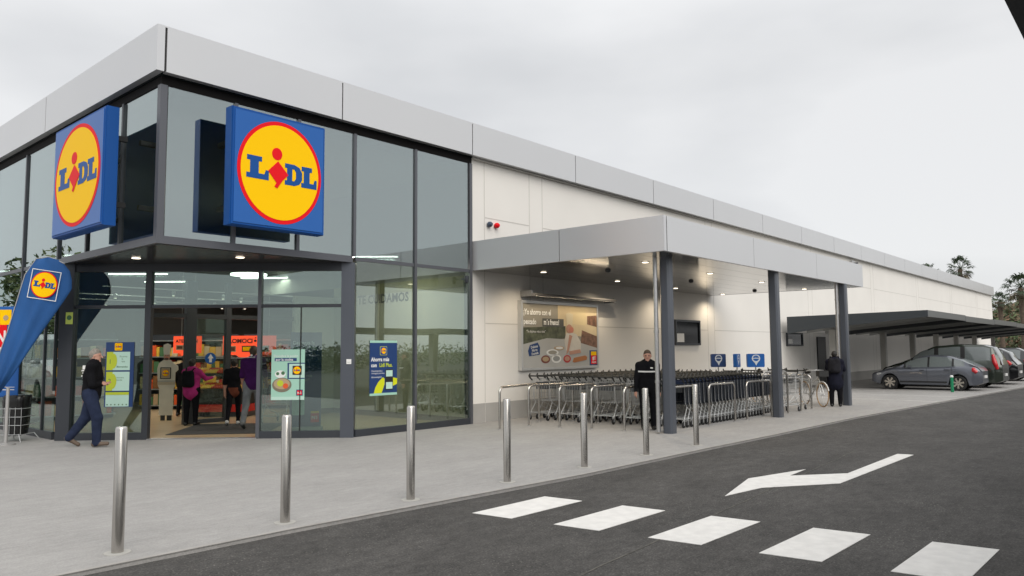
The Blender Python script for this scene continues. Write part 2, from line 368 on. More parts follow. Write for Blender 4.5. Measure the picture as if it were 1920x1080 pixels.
# band at z 3.2-3.36 (transom of the overhang), vertical mullions
bm_ = MB(); bm_.box((.13, .13, 3.27), (3.80, .20, 3.39)).box((.13, .20, 3.27), (.20, 4.15, 3.39))
bm_.box((3.88, .15, 3.31), (XE, .21, 3.38)).box((.15, 4.2, 3.31), (.21, 14, 3.38)); bpart(bm_, 'transom_band', FRAMEG)
for x in (1.394, 2.609, 3.842): bpart(MB().box((x-.03, .13, 3.39), (x+.03, .2, 5.76), FRAMEG), 'mullion')
for x in (5.385,): bpart(MB().box((x-.03, .13, 0.13), (x+.03, .2, 5.76), FRAMEG), 'mullion')
bpart(MB().box((6.96, .13, 0), (7.04, .3, 5.76), FRAMEG), 'mullion')
bpart(MB().box((.13, .13, 3.39), (.24, .24, 5.76), FRAMEG), 'corner_post')
for y in (1.563, 3.0, 4.4): bpart(MB().box((.13, y-.03, 3.39), (.2, y+.03, 5.76), ANTH), 'mullion')
for y in (6.45, 8.6, 10.8, 13.0): bpart(MB().box((.13, y-.03, 0.13), (.2, y+.03, 5.76), ANTH), 'mullion')
# upper panes
xs = [.24, 1.394, 2.609, 3.842, 5.385, 6.96]
for a, b in zip(xs, xs[1:]): bpart(MB().box((a+.025, .165, 3.38), (b-.025, .177, 5.77), GLASSU), 'window_pane')
ysn = [.24, 1.563, 3.0, 4.4, 6.45, 8.6, 10.8, 13.0]
for a, b in zip(ysn, ysn[1:]): bpart(MB().box((.165, a+.025, 3.38), (.177, b-.025, 5.77), GLASSU), 'window_pane')
# lower panes right of the entrance + base frames
bpart(MB().box((3.90, .14, 0), (6.96, .22, .13), ANTH), 'sill_frame')
for a, b in ((3.93, 5.355), (5.415, 6.96)): bpart(MB().box((a-.01, .17, .12), (b+.01, .182, 3.32), GLASSR), 'window_pane')
bpart(MB().box((.14, 4.35, 0), (.22, 14, .14), ANTH), 'sill_frame')
for a, b in ((4.35, 6.42), (6.48, 8.57), (8.63, 10.8), (10.8, 13)): bpart(MB().box((.17, a-.01, .12), (.182, b+.01, 3.32), GLASS), 'window_pane')
# door frames seen in the left side glazing
bpart(MB().box((.145, 4.95, .14), (.205, 5.0, 3.31)).box((.145, 4.4, .9), (.205, 4.43, 3.31)), 'mullion', ANTH)
# diagonal entrance screen
A_ = Vector((3.847, .16, 0)); B_ = Vector((.16, 4.14, 0)); E_ = Frame(B_, A_-B_)     # a runs from the left post to the right post
LEN = 5.425
def eb(a0, a1, b0, b1, d0, d1, name, m):
    mb = MB(); mb.prism(E_, rect(a0, b0, a1, b1), d0, d1, m); return bpart(mb, name)
eb(.0, .25, 0, 3.27, -.13, .06, 'entrance_post', ANTH); eb(LEN-.22, LEN+.03, 0, 3.27, -.12, .06, 'entrance_post', COLMN)
eb(.25, LEN-.22, 3.12, 3.27, -.08, .03, 'entrance_header', ANTH)
eb(.25, LEN-.22, 2.43, 2.49, -.06, .02, 'entrance_transom', ANTH)
a0, a1 = LEN-3.74, LEN-1.76        # door opening
eb(a0-.13, a0-.02, 0, 3.12, -.09, .035, 'door_post', ANTH); eb(a1-.02, a1+.045, 0, 3.12, -.09, .035, 'door_post', FRAMEG)
eb(.25, a0-.13, 0, .13, -.07, .03, 'sill_frame', ANTH); eb(a1+.045, LEN-.22, 0, .13, -.07, .03, 'sill_frame', ANTH)
eb(LEN-.99, LEN-.975, .13, 2.43, -.03, .0, 'pane_joint', DARK)
for (u0, u1, b0, b1) in ((.25, a0-.13, .13, 2.43), (.25, a0-.13, 2.49, 3.12), (a0-.02, a1-.02, 2.49, 3.12), (a1+.045, LEN-.22, .13, 2.43), (a1+.045, LEN-.22, 2.49, 3.12)):
    eb(u0-.01, u1+.01, b0-.01, b1+.01, -.035, -.024, 'window_pane', GLASS)
# overhang soffit
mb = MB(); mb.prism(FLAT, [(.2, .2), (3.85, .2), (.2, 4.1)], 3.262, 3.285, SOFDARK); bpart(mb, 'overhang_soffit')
for x, y in ((.67, 2.16), (1.88, .80)):
    l = MB().lathe([(.085, 3.255), (.085, 3.262)], (x, y, 0), 20, GALV).lathe([(.07, 3.250), (.07, 3.256)], (x, y, 0), 20, LAMP); bpart(l, 'downlight')
# interior shell
fl = MB(); fl.prism(FLAT, [(3.85, .24), (7.0, .24), (7.04, 20), (.24, 20), (.24, 4.2)], .004, .012, mat('shop_floor_tile', (.48, .37, .23), .25, var=.05, scale=2)); bpart(fl, 'floor')
bpart(MB().box((.3, .3, 5.62), (14.8, 20, 5.7), mat('ceiling', (.30, .30, .29), .8)), 'ceiling')
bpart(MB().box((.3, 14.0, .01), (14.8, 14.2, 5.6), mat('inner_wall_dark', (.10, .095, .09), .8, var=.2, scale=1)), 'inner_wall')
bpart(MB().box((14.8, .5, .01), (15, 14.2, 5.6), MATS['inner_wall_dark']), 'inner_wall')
PRT = mat('partition', (.44, .43, .36), .6, var=.04, scale=1)
bpart(MB().box((6.94, .3, .01), (7.035, 5.1, 3.0), PRT), 'partition'); bpart(MB().box((5.75, 5.1, .01), (7.035, 5.2, 3.0), PRT), 'partition')
bpart(MB().box((6.93, .3, .01), (6.939, 5.09, .14)).box((5.75, 5.09, .01), (6.93, 5.099, .14)), 'skirting', mat('skirting', (.10, .095, .085), .5))
bpart(MB().box((6.92, .3, 3.0), (7.035, 5.1, 3.25)), 'partition_head', mat('partition_head', (.30, .29, .17), .6))
te = MB(); fr = Frame((6.94, 0, 0), (0, -1, 0)); letters(te, fr, 'TE CUIDAMOS', .30, -4.1, 2.78, .006, BLACKP, bold=.03); bpart(te, 'wall_lettering')
bpart(MB().box((6.95, .3, 3.25), (7.035, 14, 5.62), mat('upper_inner_wall', (.22, .22, .20), .7)), 'inner_wall')
# store lights
for i, (x, y) in enumerate(((2.2, 7.2), (5.5, 2.0), (3.6, 9.2), (6.6, 7.8), (5.2, 10.8), (8.6, 9.6), (1.2, 10.5), (8.4, 5.2), (1.4, 5.8), (10.5, 7))):
    f2 = Frame((x, y, 3.68), (.68, -.73, 0)); l = MB()
    l.box((-.75, -.06, -.02), (.75, .06, 0), LAMPW, f2.mat() @ Matrix.Rotation(R(90), 4, 'X')); bpart(l, 'ceiling_light')
    if i in (0, 1, 2, 3, 7):
        al = bpy.data.lights.new('strip_light', 'AREA'); al.shape = 'RECTANGLE'; al.size = 1.4; al.size_y = .3; al.energy = 60 if i == 1 else 30; al.color = (1, .90, .76)  # second strip is added to brighten the partition, hence its higher energy
        ao = bpy.data.objects.new('strip_light', al); COL.objects.link(ao); ao.location = (x, y, 3.63); ao.rotation_euler = (0, 0, R(-47)); ao.parent = B
l = MB().lathe([(.46, 3.62), (.46, 3.66)], (5.5, 6.9, 0), 32, LAMPW); bpart(l, 'ceiling_light')
rnd = random.Random(4)
for i in range(14):
    x, y = rnd.uniform(2.5, 9), rnd.uniform(6.5, 12.5)
    s_ = MB().lathe([(.035, 0), (.05, .09), (.03, .12)], (x, y, 3.0), 8, GALV).lathe([(.034, -.004), (.034, 0)], (x, y, 3.0), 8, LAMP); bpart(s_, 'spotlight')
bpart(MB().box((2, 7.2, 3.14), (9.5, 7.23, 3.17)).box((2, 9.9, 3.14), (9.5, 9.93, 3.17)).box((2, 12, 3.14), (9.5, 12.03, 3.17)), 'light_track', GALV)
# inner vestibule doors
IF = Frame((0, 5.12, 0), (1, 0, 0))
mb = MB()
for u0, u1 in ((2.98, 3.22), (3.93, 4.05)): mb.prism(IF, rect(u0, .012, u1, 3.2), -.06, .06, ANTH)
bpart(mb, 'inner_door_frame'); bpart(MB().prism(IF, rect(2.2, 2.36, 5.7, 2.46), -.055, .055, ANTH), 'inner_door_header'); bpart(MB().prism(IF, rect(3.22, .012, 3.93, .10), -.05, .05, ANTH), 'inner_door_rail')
mb = MB(); mb.prism(IF, rect(3.22, .10, 3.93, 2.36), -.005, .005, glass_mat('inner_glass', (.85, .9, .88), .03)); bpart(mb, 'inner_door_pane')
mb = MB(); ar = IF.sub(3.58, 1.46, .012); mb.prism(ar, disc(0, 0, .13, 32), 0, .004, BLUE2)
mb.prism(ar, [(-.03, -.09), (.03, -.09), (.03, .0), (.07, .0), (0, .10), (-.07, .0), (-.03, .0)], .004, .008, WHITE); bpart(mb, 'arrow_sticker')
# windows and door in the long wall
for (x0, x1, z0, z1) in ((16.05, 17.67, 1.70, 2.50), (25.0, 26.7, 1.66, 2.20)):
    f_ = MB(); f_.box((x0, .13, z0), (x0+.06, .2, z1)).box((x1-.06, .13, z0), (x1, .2, z1)).box((x0+.06, .13, z0), (x1-.06, .2, z0+.06)).box((x0+.06, .13, z1-.06), (x1-.06, .2, z1))
    fo = bpart(f_, 'window_frame', ANTH); MB().box((x0+.12, .164, z0+.10), (x0+.12+(x1-x0)*.28, .169, z0+.10+(z1-z0)*.34), WHITE).build('notice', None, fo); MB().box((x0+.06, .17, z0+.06), (x1-.06, .195, z1-.06), BLACKG).build('window_pane', None, fo)
bpart(MB().box((28.4, .14, 0), (29.4, .2, 2.06)), 'service_door', mat('door_dark', (.02, .02, .022), .4))
# stickers and the entrance posters (each a thing)
def decal(name, label, cat, draw, d=-.02, group=None, fr=E_):
    mb = MB(); draw(mb); o = mb.build(name); tag(o, label, cat, group); return o
LIME = mat('lime_print', (.50, .58, .03), .5); MINT = mat('mint_print', (.36, .62, .50), .45); MINTL = mat('mint_light', (.50, .72, .62), .45)
NAVY = mat('navy_print', (.012, .045, .16), .4); ORANGE = mat('orange_print', (.72, .10, .02), .5); TAN = mat('tan_print', (.45, .33, .2), .5)
GREYP = mat('grey_print', (.30, .31, .30), .5); SKIN = mat('skin', (.52, .28, .20), .5); GREENP = mat('green_print', (.06, .16, .07), .5)
# left three-card panel
def dr(mb):
    mb.prism(E_, rect(.84, .60, 1.36, 1.80), -.022, -.012, NAVY)
    for i, (z0, z1) in enumerate(((1.28, 1.62), (.90, 1.25), (.61, .875))):
        mb.prism(E_, rect(.865, z0, 1.29, z1), -.012, -.008, MINTL)
        if i < 2:
            mb.prism(E_, rect(.865, z0, .98, z1), -.008, -.004, LIME); mb.prism(E_, disc(.985, (z0+z1)/2, .07, 20, .14), -.0075, -.0035, LIME)
        else: mb.prism(E_, rect(.865, z1-.05, 1.29, z1), -.008, -.004, LIME)
    letters(mb, E_, '1', .12, .90, 1.40, -.003, GREENP); letters(mb, E_, '2', .12, .90, 1.04, -.003, GREENP)
    letters(mb, E_, 'Escanea\n   la\n   app', .045, 1.10, 1.52, -.007, GREENP); letters(mb, E_, 'Bienvenidos', .042, 1.05, 1.33, -.007, GREENP, bold=.03)
    letters(mb, E_, 'nuestra\ntienda', .045, 1.05, 1.13, -.007, GREENP)
    for i in range(6): mb.prism(E_, disc(.90+i*.07, .645, .012, 10), -.008, -.004, GREENP)
o = decal('window_poster', 'tall blue poster with three pale green cards on the left entrance glass', 'poster', dr)
f_ = E_.sub(1.075, 1.715, -.01); mb = MB(); mb.prism(f_, rrect(-.07, -.07, .07, .07, .015), 0, .004, YEL); ob = mb.build('badge'); world_child(ob, o); logo('emblem', f_.sub(0, 0, .004), .12, o)
# green cooking poster
u0, u1 = LEN-1.52, LEN-.90
def dr(mb):
    mb.prism(E_, rect(u0, .70, u1, 1.64), -.02, -.012, MINT); mb.prism(E_, rect(u0, .70, u1, .76), -.0119, -.0115, MINTL)
    letters(mb, E_, 'Descubre la pasión', .062, u0+.04, 1.50, -.010, WHITE, xs=.95)
    mb.prism(E_, rect(u0+.06, 1.42, u0+.47, 1.48), -.012, -.010, NAVY); letters(mb, E_, 'por la cocina', .065, u0+.08, 1.43, -.008, WHITE, bold=.02, xs=.95)
    mb.prism(E_, rect(u0+.30, 1.09, u1, 1.39), -.012, -.010, NAVY); mb.prism(E_, rect(u0+.33, 1.11, u1, 1.37), -.010, -.008, MINTL)
    mb.prism(E_, disc(u0+.17, 1.18, .10, 24, .07), -.010, -.008, WHITE); mb.prism(E_, disc(u0+.12, 1.19, .03, 12), -.008, -.006, GREENP); mb.prism(E_, disc(u0+.22, 1.20, .035, 12), -.008, -.006, GREENP)
    mb.prism(E_, disc(u0+.20, .98, .18, 28, .135), -.0095, -.0075, mat('bowl_print', (.20, .17, .12), .5)); mb.prism(E_, disc(u0+.20, 1.0, .15, 28, .10), -.0075, -.0055, TAN)
    mb.prism(E_, disc(u0+.17, 1.01, .06, 16), -.0055, -.0035, LIME); mb.prism(E_, disc(u0+.27, .96, .05, 14), -.0055, -.0035, ORANGE)
    mb.prism(E_, rect(u1-.15, .78, u1-.03, .89), -.010, -.008, NAVY); mb.prism(E_, rect(u1-.135, .79, u1-.045, .875), -.008, -.006, RED); letters(mb, E_, 'N1', .06, u1-.127, .81, -.004, WHITE, bold=.03)
o = decal('window_poster', 'mint green poster with a bowl of food on the right entrance glass', 'poster', dr)
f_ = E_.sub(u1-.14, 1.25, -.008); mb = MB(); mb.prism(f_, rrect(-.085, -.085, .085, .085, .01), 0, .003, BLACKP); ob = mb.build('badge'); world_child(ob, o); logo('emblem', f_.sub(0, 0, .003), .145, o)
# blue app poster on the glass right of the corner
RF = Frame((0, .165, 0), (1, 0, 0))
def dr(mb):
    mb.prism(RF, rect(4.24, .74, 4.915, 1.80), 0, .006, NAVY); mb.prism(RF, rect(4.24, .74, 4.915, .785), .006, .008, MINT); mb.prism(RF, rect(4.24, 1.755, 4.915, 1.80), .006, .008, MINT)
    letters(mb, RF, 'Ahorra más', .105, 4.27, 1.40, .009, WHITE, bold=.03, xs=.88); letters(mb, RF, 'con', .105, 4.27, 1.29, .009, WHITE, bold=.03, xs=.88); letters(mb, RF, 'Lidl Plus.', .105, 4.47, 1.29, .009, LIME, bold=.03, xs=.88)
    letters(mb, RF, 'Descárgatela y\nconsigue premios', .045, 4.28, 1.20, .009, WHITE); letters(mb, RF, '#mundoplus', .05, 4.28, 1.08, .009, WHITE)
    mb.prism(RF, [(4.34, .785), (4.38, .90), (4.45, 1.0), (4.56, 1.09), (4.60, 1.06), (4.60, .95), (4.53, .785)], .006, .009, mat('lime_swoosh', (.66, .70, .01), .4)); mb.prism(RF, [(4.72, .88), (4.915, .95), (4.915, 1.06), (4.80, 1.08), (4.72, 1.0)], .006, .009, MATS['lime_swoosh'])
    mb.prism(RF, rrect(4.62, .84, 4.81, 1.24, .02), .009, .012, BLACKP); mb.prism(RF, rect(4.635, .86, 4.795, .99), .012, .014, MINTL); mb.prism(RF, rect(4.635, 1.10, 4.795, 1.22), .012, .014, MINTL)
o = decal('window_poster', 'dark blue app poster with a lime swoosh on the glass beside the corner', 'poster', dr)
f_ = RF.sub(4.57, 1.60, .008); mb = MB(); mb.prism(f_, rrect(-.085, -.085, .085, .085, .02), 0, .004, MATS['lime_swoosh']); mb.prism(f_, rrect(-.078, -.078, .078, .078, .018), .004, .006, BLUE); ob = mb.build('badge'); world_child(ob, o); logo('emblem', f_.sub(0, 0, .006), .12, o)
# small stickers
def dr(mb):
    mb.prism(E_, rect(.12, 2.14, .25, 2.36), .061, .064, mat('sticker_lime', (.5, .6, .12), .5)); mb.prism(E_, disc(.185, 2.26, .045, 16), .064, .066, GREENP)
decal('sticker', 'small lime green sticker high on the left entrance post', 'sticker', dr)
decal('sticker', 'small white sticker on the dark post right of the entrance', 'sticker', lambda mb: mb.prism(E_, rect(LEN-.11, 1.36, LEN-.02, 1.45), .061, .064, WHITE).prism(E_, rect(LEN-.10, 1.39, LEN-.03, 1.395), .064, .066, GREYP))
decal('sticker', 'small pale sticker low on the left entrance glass', 'sticker', lambda mb: mb.prism(E_, rect(.36, .24, .50, .35), -.02, -.015, MINTL))
# blue roll-up banner just inside
BF = Frame((3.75, 1.55, 0), (.88, -.47, 0))
o = empty('rollup_banner', (3.75, 1.55, .012), 'tall dark blue roll-up banner standing behind the right entrance glass', 'banner')
mb = MB(); mb.prism(BF, rect(-.30, .12, .30, 1.98), -.01, .01, NAVY); letters(mb, BF, 'Descarga la\napp Lidl Plus', .095, -.26, 1.74, .014, WHITE, bold=.02, xs=.95); letters(mb, BF, '¡Ahorra más\ncon la app!', .075, -.26, 1.10, .014, GREYP, bold=.02)
mb.prism(BF, rrect(-.26, .35, -.02, .78, .03), .012, .016, MINT); mb.prism(BF, rect(.10, .2, .26, .42), .012, .016, RED); mb.prism(BF, rect(.10, .38, .26, .42), .017, .019, YEL); letters(mb, BF, 'N1', .1, .115, .26, .02, WHITE, bold=.03)
world_child(mb.build('banner_sheet'), o); mb = MB(); mb.prism(BF, rect(-.33, .012, .33, .12), -.09, .09, GALV); world_child(mb.build('base'), o)

# ------------------------------------------------------------------ big box signs
def boxsign(fr, W, H, depth, label):
    o = empty('box_sign', fr.pt(W/2, 0, 0), label, 'sign')
    mb = MB(); mb.prism(fr, rect(0, 0, W, H), -depth, -.02, BLUE); mb.prism(fr, rect(.012, .012, W-.012, H-.012), -.02, 0, BLUE); world_child(mb.build('housing'), o)
    mb = MB(); mb.prism(fr, rect(.045, .045, W-.045, H-.045), 0, .012, BLUE2); world_child(mb.build('face_panel'), o)
    f = fr.sub(W/2, H/2, .012); f.ux = f.ux*1.0
    if W/H < .95 or W/H > 1.05:
        s = W/H; f.ux = f.ux*s     # the disc fills the face
    logo('emblem', f, H*.90, o)
    for a in (.35, W-.35):
        for b in (.4, H-.4): world_child(MB().prism(fr, rect(a-.04, b-.04, a+.04, b+.04), -depth-.26, -depth, DARK).build('bracket'), o)
    return o
boxsign(Frame((1.0, -.47, 3.60), (1, 0, 0)), 1.735, 1.90, .21, 'large square blue sign with yellow disc on the long right-hand glass front')
boxsign(Frame((-.40, 3.02, 3.57), (0, -1, 0)), 2.2, 1.88, .20, 'large square blue sign with yellow disc on the left-hand glass front')

# ------------------------------------------------------------------ entrance canopy over the trolleys
CN = empty('canopy', (12.8, -2.2, 0), 'silver flat-roofed canopy on dark columns over the trolley bay', 'canopy')
def cpart(mb, name, smooth=False): o = mb.build(name, None, None, smooth); world_child(o, CN); return o
cx0, cx1, cy = 7.07, 18.6, -4.655; zc0, zc1 = 3.36, 4.01
for a, b in ((cy, -2.27), (-2.27, .19)): cpart(MB().box((cx0, a+(.008 if a > -4 else 0), zc0), (cx0+.08, b-.008, zc1), SILVER), 'fascia_panel')
for a, b in ((cx0+.10, 10.93), (10.93, 14.78), (14.78, cx1)): cpart(MB().box((a+.008, cy, zc0), (b-.004, cy+.08, zc1), SILVER), 'fascia_panel')
cpart(MB().box((cx1-.08, cy+.08, zc0), (cx1, .19, zc1), SILVER), 'fascia_panel')
cpart(MB().box((cx0+.02, cy+.02, zc0+.04), (cx1-.02, .18, zc1-.02), DARK), 'roof')
mb = MB()
n_ = 8; yy = [cy+.08+(.11-cy)*i/n_ for i in range(n_+1)]
for i in range(n_): mb.box((cx0+.08, yy[i]+.006, zc0+.004+.0*(i % 2)), (cx1-.08, yy[i+1]-.002, zc0+.03), SOFFIT)
cpart(mb, 'soffit')
for x, y in ((8.45, -.75), (8.41, -3.44), (11.62, -.66), (14.85, -.56), (11.51, -3.32), (18.2, -.42), (14.73, -3.21), (18.0, -3.15)):
    cpart(MB().lathe([(.085, zc0-.006), (.085, zc0+.004)], (x, y, 0), 20, GALV).lathe([(.062, zc0-.010), (.062, zc0-.005)], (x, y, 0), 20, LAMP), 'downlight')
    sp = bpy.data.lights.new('downlight_spot', 'SPOT'); sp.energy = 48; sp.spot_size = R(155); sp.spot_blend = .8; sp.shadow_soft_size = .01; sp.color = (1, .84, .62)
    spo = bpy.data.objects.new('downlight_spot', sp); COL.objects.link(spo); spo.location = (x, y, zc0-.03); world_child(spo, CN)
for x, y in ((9.21, -1.99), (13.03, -2.02), (17.5, -1.81)):
    cpart(MB().lathe([(.03, zc0-.05), (.06, zc0-.03), (.065, zc0+.004)], (x, y, 0), 16, ANTH), 'smoke_detector')
for x, y in ((7.98, -4.16), (12.44, -4.46), (17.03, -4.56)):
    s = .103; c = .034
    cpart(MB().prism(FLAT, [(x+a, y+b) for a, b in ((-s+c, -s), (s-c, -s), (s, -s+c), (s, s-c), (s-c, s), (-s+c, s), (-s, s-c), (-s, -s+c))], 0, zc0+.004, COLMN), 'column')
for x, y in ((7.80, -4.02), (16.86, -4.44)):
    pth = [(x, y, 0.03), (x, y, zc0)]; o = MB().tube(pth, .042, 12, GALV)
    for z in (.95, 1.9, 2.9): o.lathe([(.05, z), (.05, z+.05)], (x, y, 0), 12, GALV)
    cpart(o, 'downpipe', True)

# poster on the wall with its lamp
PO = empty('billboard', (10.2, .2, 1.1), 'framed supermarket advert with a chef and plates on the wall behind the trolleys', 'billboard')
PF = Frame((8.63, .10, 1.11), (1, 0, 0)); PW, PH = 3.16, 1.66
mb = MB(); fm = mat('aluminium_frame', (.62, .62, .60), .35, metal=.6)
t_ = .06; mb.prism(PF, [rect(0, 0, PW, PH), rect(t_, t_, PW-t_, PH-t_)], -.1, .02, fm); world_child(mb.build('frame'), PO)
mb = MB(); I = PF.sub(t_, t_, 0); W, H = PW-2*t_, PH-2*t_
wall_p = mat('advert_wall', (.32, .30, .25), .5, var=.05, scale=1.5); table_p = mat('advert_table', (.46, .46, .44), .5, var=.08, scale=1.2); warm = mat('advert_warm', (.68, .56, .36), .5, var=.1, scale=2); shelf_p = mat('advert_shelf', (.20, .11, .07), .5, var=.5, scale=9)
veg = mat('advert_green', (.09, .10, .06), .5, var=.6, scale=7)
mb.prism(I, rect(0, 0, W, H), -.08, 0, wall_p)
mb.prism(I, [(W*.45, H*.55), (W, H*.45), (W, H), (W*.45, H)], 0, .002, warm)
mb.prism(I, [(W*.62, H*.70), (W*.84, H*.68), (W*.84, H*.96), (W*.62, H*.97)], .002, .003, mat('advert_light', (.72, .60, .36), .5))
mb.prism(I, [(0, H*.36), (W*.55, H*.46), (W*.55, H*.66), (0, H*.62)], .002, .003, veg)
mb.prism(I, [(W*.76, H*.36), (W, H*.28), (W, H*.50), (W*.78, H*.60)], .002, .0035, shelf_p)
mb.prism(I, [(W*.86, H*.70), (W, H*.66), (W, H*.86), (W*.86, H*.84)], .003, .0045, shelf_p)
mb.prism(I, [(0, 0), (W, 0), (W, H*.30), (W*.60, H*.44), (W*.30, H*.46), (0, H*.36)], .003, .005, table_p)
# chef
mb.prism(I, [(W*.55, H*.26), (W*.53, H*.42), (W*.555, H*.54), (W*.62, H*.56), (W*.70, H*.53), (W*.76, H*.40), (W*.76, H*.24)], .005, .008, mat('advert_jacket', (.66, .62, .55), .5, var=.08, scale=4))
mb.prism(I, [(W*.565, H*.67), (W*.64, H*.67), (W*.65, H*.76), (W*.655, H*.86), (W*.60, H*.885), (W*.555, H*.86), (W*.56, H*.76)], .006, .009, mat('advert_hat', (.70, .62, .44), .5, var=.06, scale=3))
mb.prism(I, disc(W*.60, H*.615, W*.042, 20, H*.075), .006, .010, SKIN); mb.prism(I, disc(W*.63, H*.60, W*.03, 16, H*.05), .010, .012, mat('advert_skin', (.60, .22, .15), .5))
mb.prism(I, [(W*.585, H*.24), (W*.555, H*.20), (W*.60, H*.52), (W*.64, H*.50)], .008, .012, SKIN)
mb.prism(I, [(W*.60, H*.19), (W*.76, H*.22), (W*.75, H*.28), (W*.60, H*.25)], .009, .012, SKIN)
for (a, b, ra, rb, m1, m2) in ((.28, .125, .058, .055, mat('dish_brown', (.20, .06, .04), .4), TAN), (.42, .13, .065, .06, WHITE, GREYP), (.37, .23, .08, .045, WHITE, wall_p), (.46, .30, .07, .03, TAN, WHITE), (.565, .125, .05, .055, mat('dish_red', (.45, .03, .03), .4), SKIN)):
    mb.prism(I, disc(W*a, H*b, W*ra, 24, H*rb*1.15), .006, .009, m1); mb.prism(I, disc(W*a, H*b+.005, W*ra*.7, 20, H*rb*.7), .009, .011, m2)
mb.prism(I, [(W*.64, H*.07), (W*.67, H*.06), (W*.84, H*.10), (W*.85, H*.15), (W*.82, H*.175), (W*.66, H*.14)], .006, .010, mat('loaf_print', (.42, .16, .05), .5))
world_child(mb.build('poster_sheet'), PO)
mb = MB()
WB = mat('advert_white', (.88, .88, .86), .5); letters(mb, I, '¡Yo ahorro con el', .19, .03, H-.27, .008, WB, bold=.035, xs=.76); letters(mb, I, 'pescado', .19, .03, H-.50, .008, WB, bold=.035, xs=.76)
mb.prism(I, rect(W*.245, H-.55, W*.525, H-.35), .0045, .006, mat('advert_dark', (.10, .10, .09), .5)); letters(mb, I, 'más fresco!', .185, W*.26, H-.50, .008, WB, bold=.04, xs=.72)
letters(mb, I, '“Te dejamos más a éste”', .085, .13, H-.70, .008, WB, xs=.85)
bd = I.sub(W*.14, H*.28, .006, R(8)); mb.prism(bd, [(-.22, -.13), (.18, -.15), (.22, .02), (.15, .15), (-.15, .13), (-.24, .0)], 0, .003, NAVY)
letters(mb, bd, 'Deluxe', .09, 0, .04, .006, WHITE, bold=.02, align='CENTER'); letters(mb, bd, 'Marca', .085, 0, -.04, .006, WHITE, bold=.02, align='CENTER'); letters(mb, bd, 'Dorada', .085, 0, -.12, .006, WHITE, bold=.02, align='CENTER')
mb.prism(I, rect(W*.885, .01, W-.01, .40), .006, .008, NAVY); mb.prism(I, rect(W*.905, .04, W-.04, .37), .008, .010, RED); mb.prism(I, rect(W*.905, .27, W-.04, .37), .010, .012, YEL)
letters(mb, I, '#1', .14, W*.95, .15, .012, WHITE, bold=.04, align='CENTER'); letters(mb, I, 'PRECIO', .055, W*.95, .07, .012, WHITE, bold=.04, align='CENTER')
world_child(mb.build('lettering'), PO)
wl = empty('wall_lamp', (10.5, .2, 2.88), 'long grey lamp housing mounted above the framed advert', 'lamp')
mb = MB(); mb.prism(Frame((8.80, 0, 0), (0, -1, 0)), [(-.19, 2.90), (.20, 2.86), (.22, 2.90), (.20, 2.93), (-.19, 2.97)], -3.45, 0, mat('lamp_housing', (.28, .27, .26), .4, metal=.5)); world_child(mb.build('housing'), wl)
mb = MB().box((8.74, -.14, 2.86), (8.80, .2, 3.0)).box((12.25, -.14, 2.84), (12.29, .2, 2.96)); world_child(mb.build('end_cap', GALV), wl)
al = bpy.data.lights.new('lamp_light', 'AREA'); al.shape = 'RECTANGLE'; al.size = 3.2; al.size_y = .08; al.energy = 20; al.color = (1, .80, .55)
ao = bpy.data.objects.new('lamp_light', al); COL.objects.link(ao); ao.location = (10.5, -.10, 2.85); ao.rotation_euler = (R(-35), 0, 0); world_child(ao, wl)

# small wall fittings
for x, m, nm in ((7.62, mat('camera_blue', (.05, .07, .11), .3), 'dark blue round alarm lamp on the white wall'), (7.86, RED, 'red round alarm lamp on the white wall')):
    o = MB().lathe([(.03, 0), (.055, .02), (.065, .05), (.06, .09), (.035, .125), (0.0, .13)], (x, .2, 4.46), 18, m, axis='y')
    for i in range(len(o.v)):
        v = o.v[i]; o.v[i] = (v[0], .2-(v[1]-.2), v[2])
    tag(o.build('alarm_beacon', None, None, True), nm, 'alarm light')
o = MB().box((33.1, .0, 5.68), (33.5, .12, 5.76), GALV).box((33.2, -.22, 5.60), (33.3, .0, 5.66), ANTH); tag(o.build('security_camera'), 'small security camera high on the long wall under the parapet', 'camera')
o = MB().lathe([(.05, 3.2), (.05, 3.12), (.04, 3.06), (0, 3.04)], (6.7, -.02, 0), 14, ANTH).box((6.68, -.02, 3.12), (6.72, .13, 3.16), ANTH); tag(o.build('security_camera'), 'small dome camera at the top of the last glass bay', 'camera')

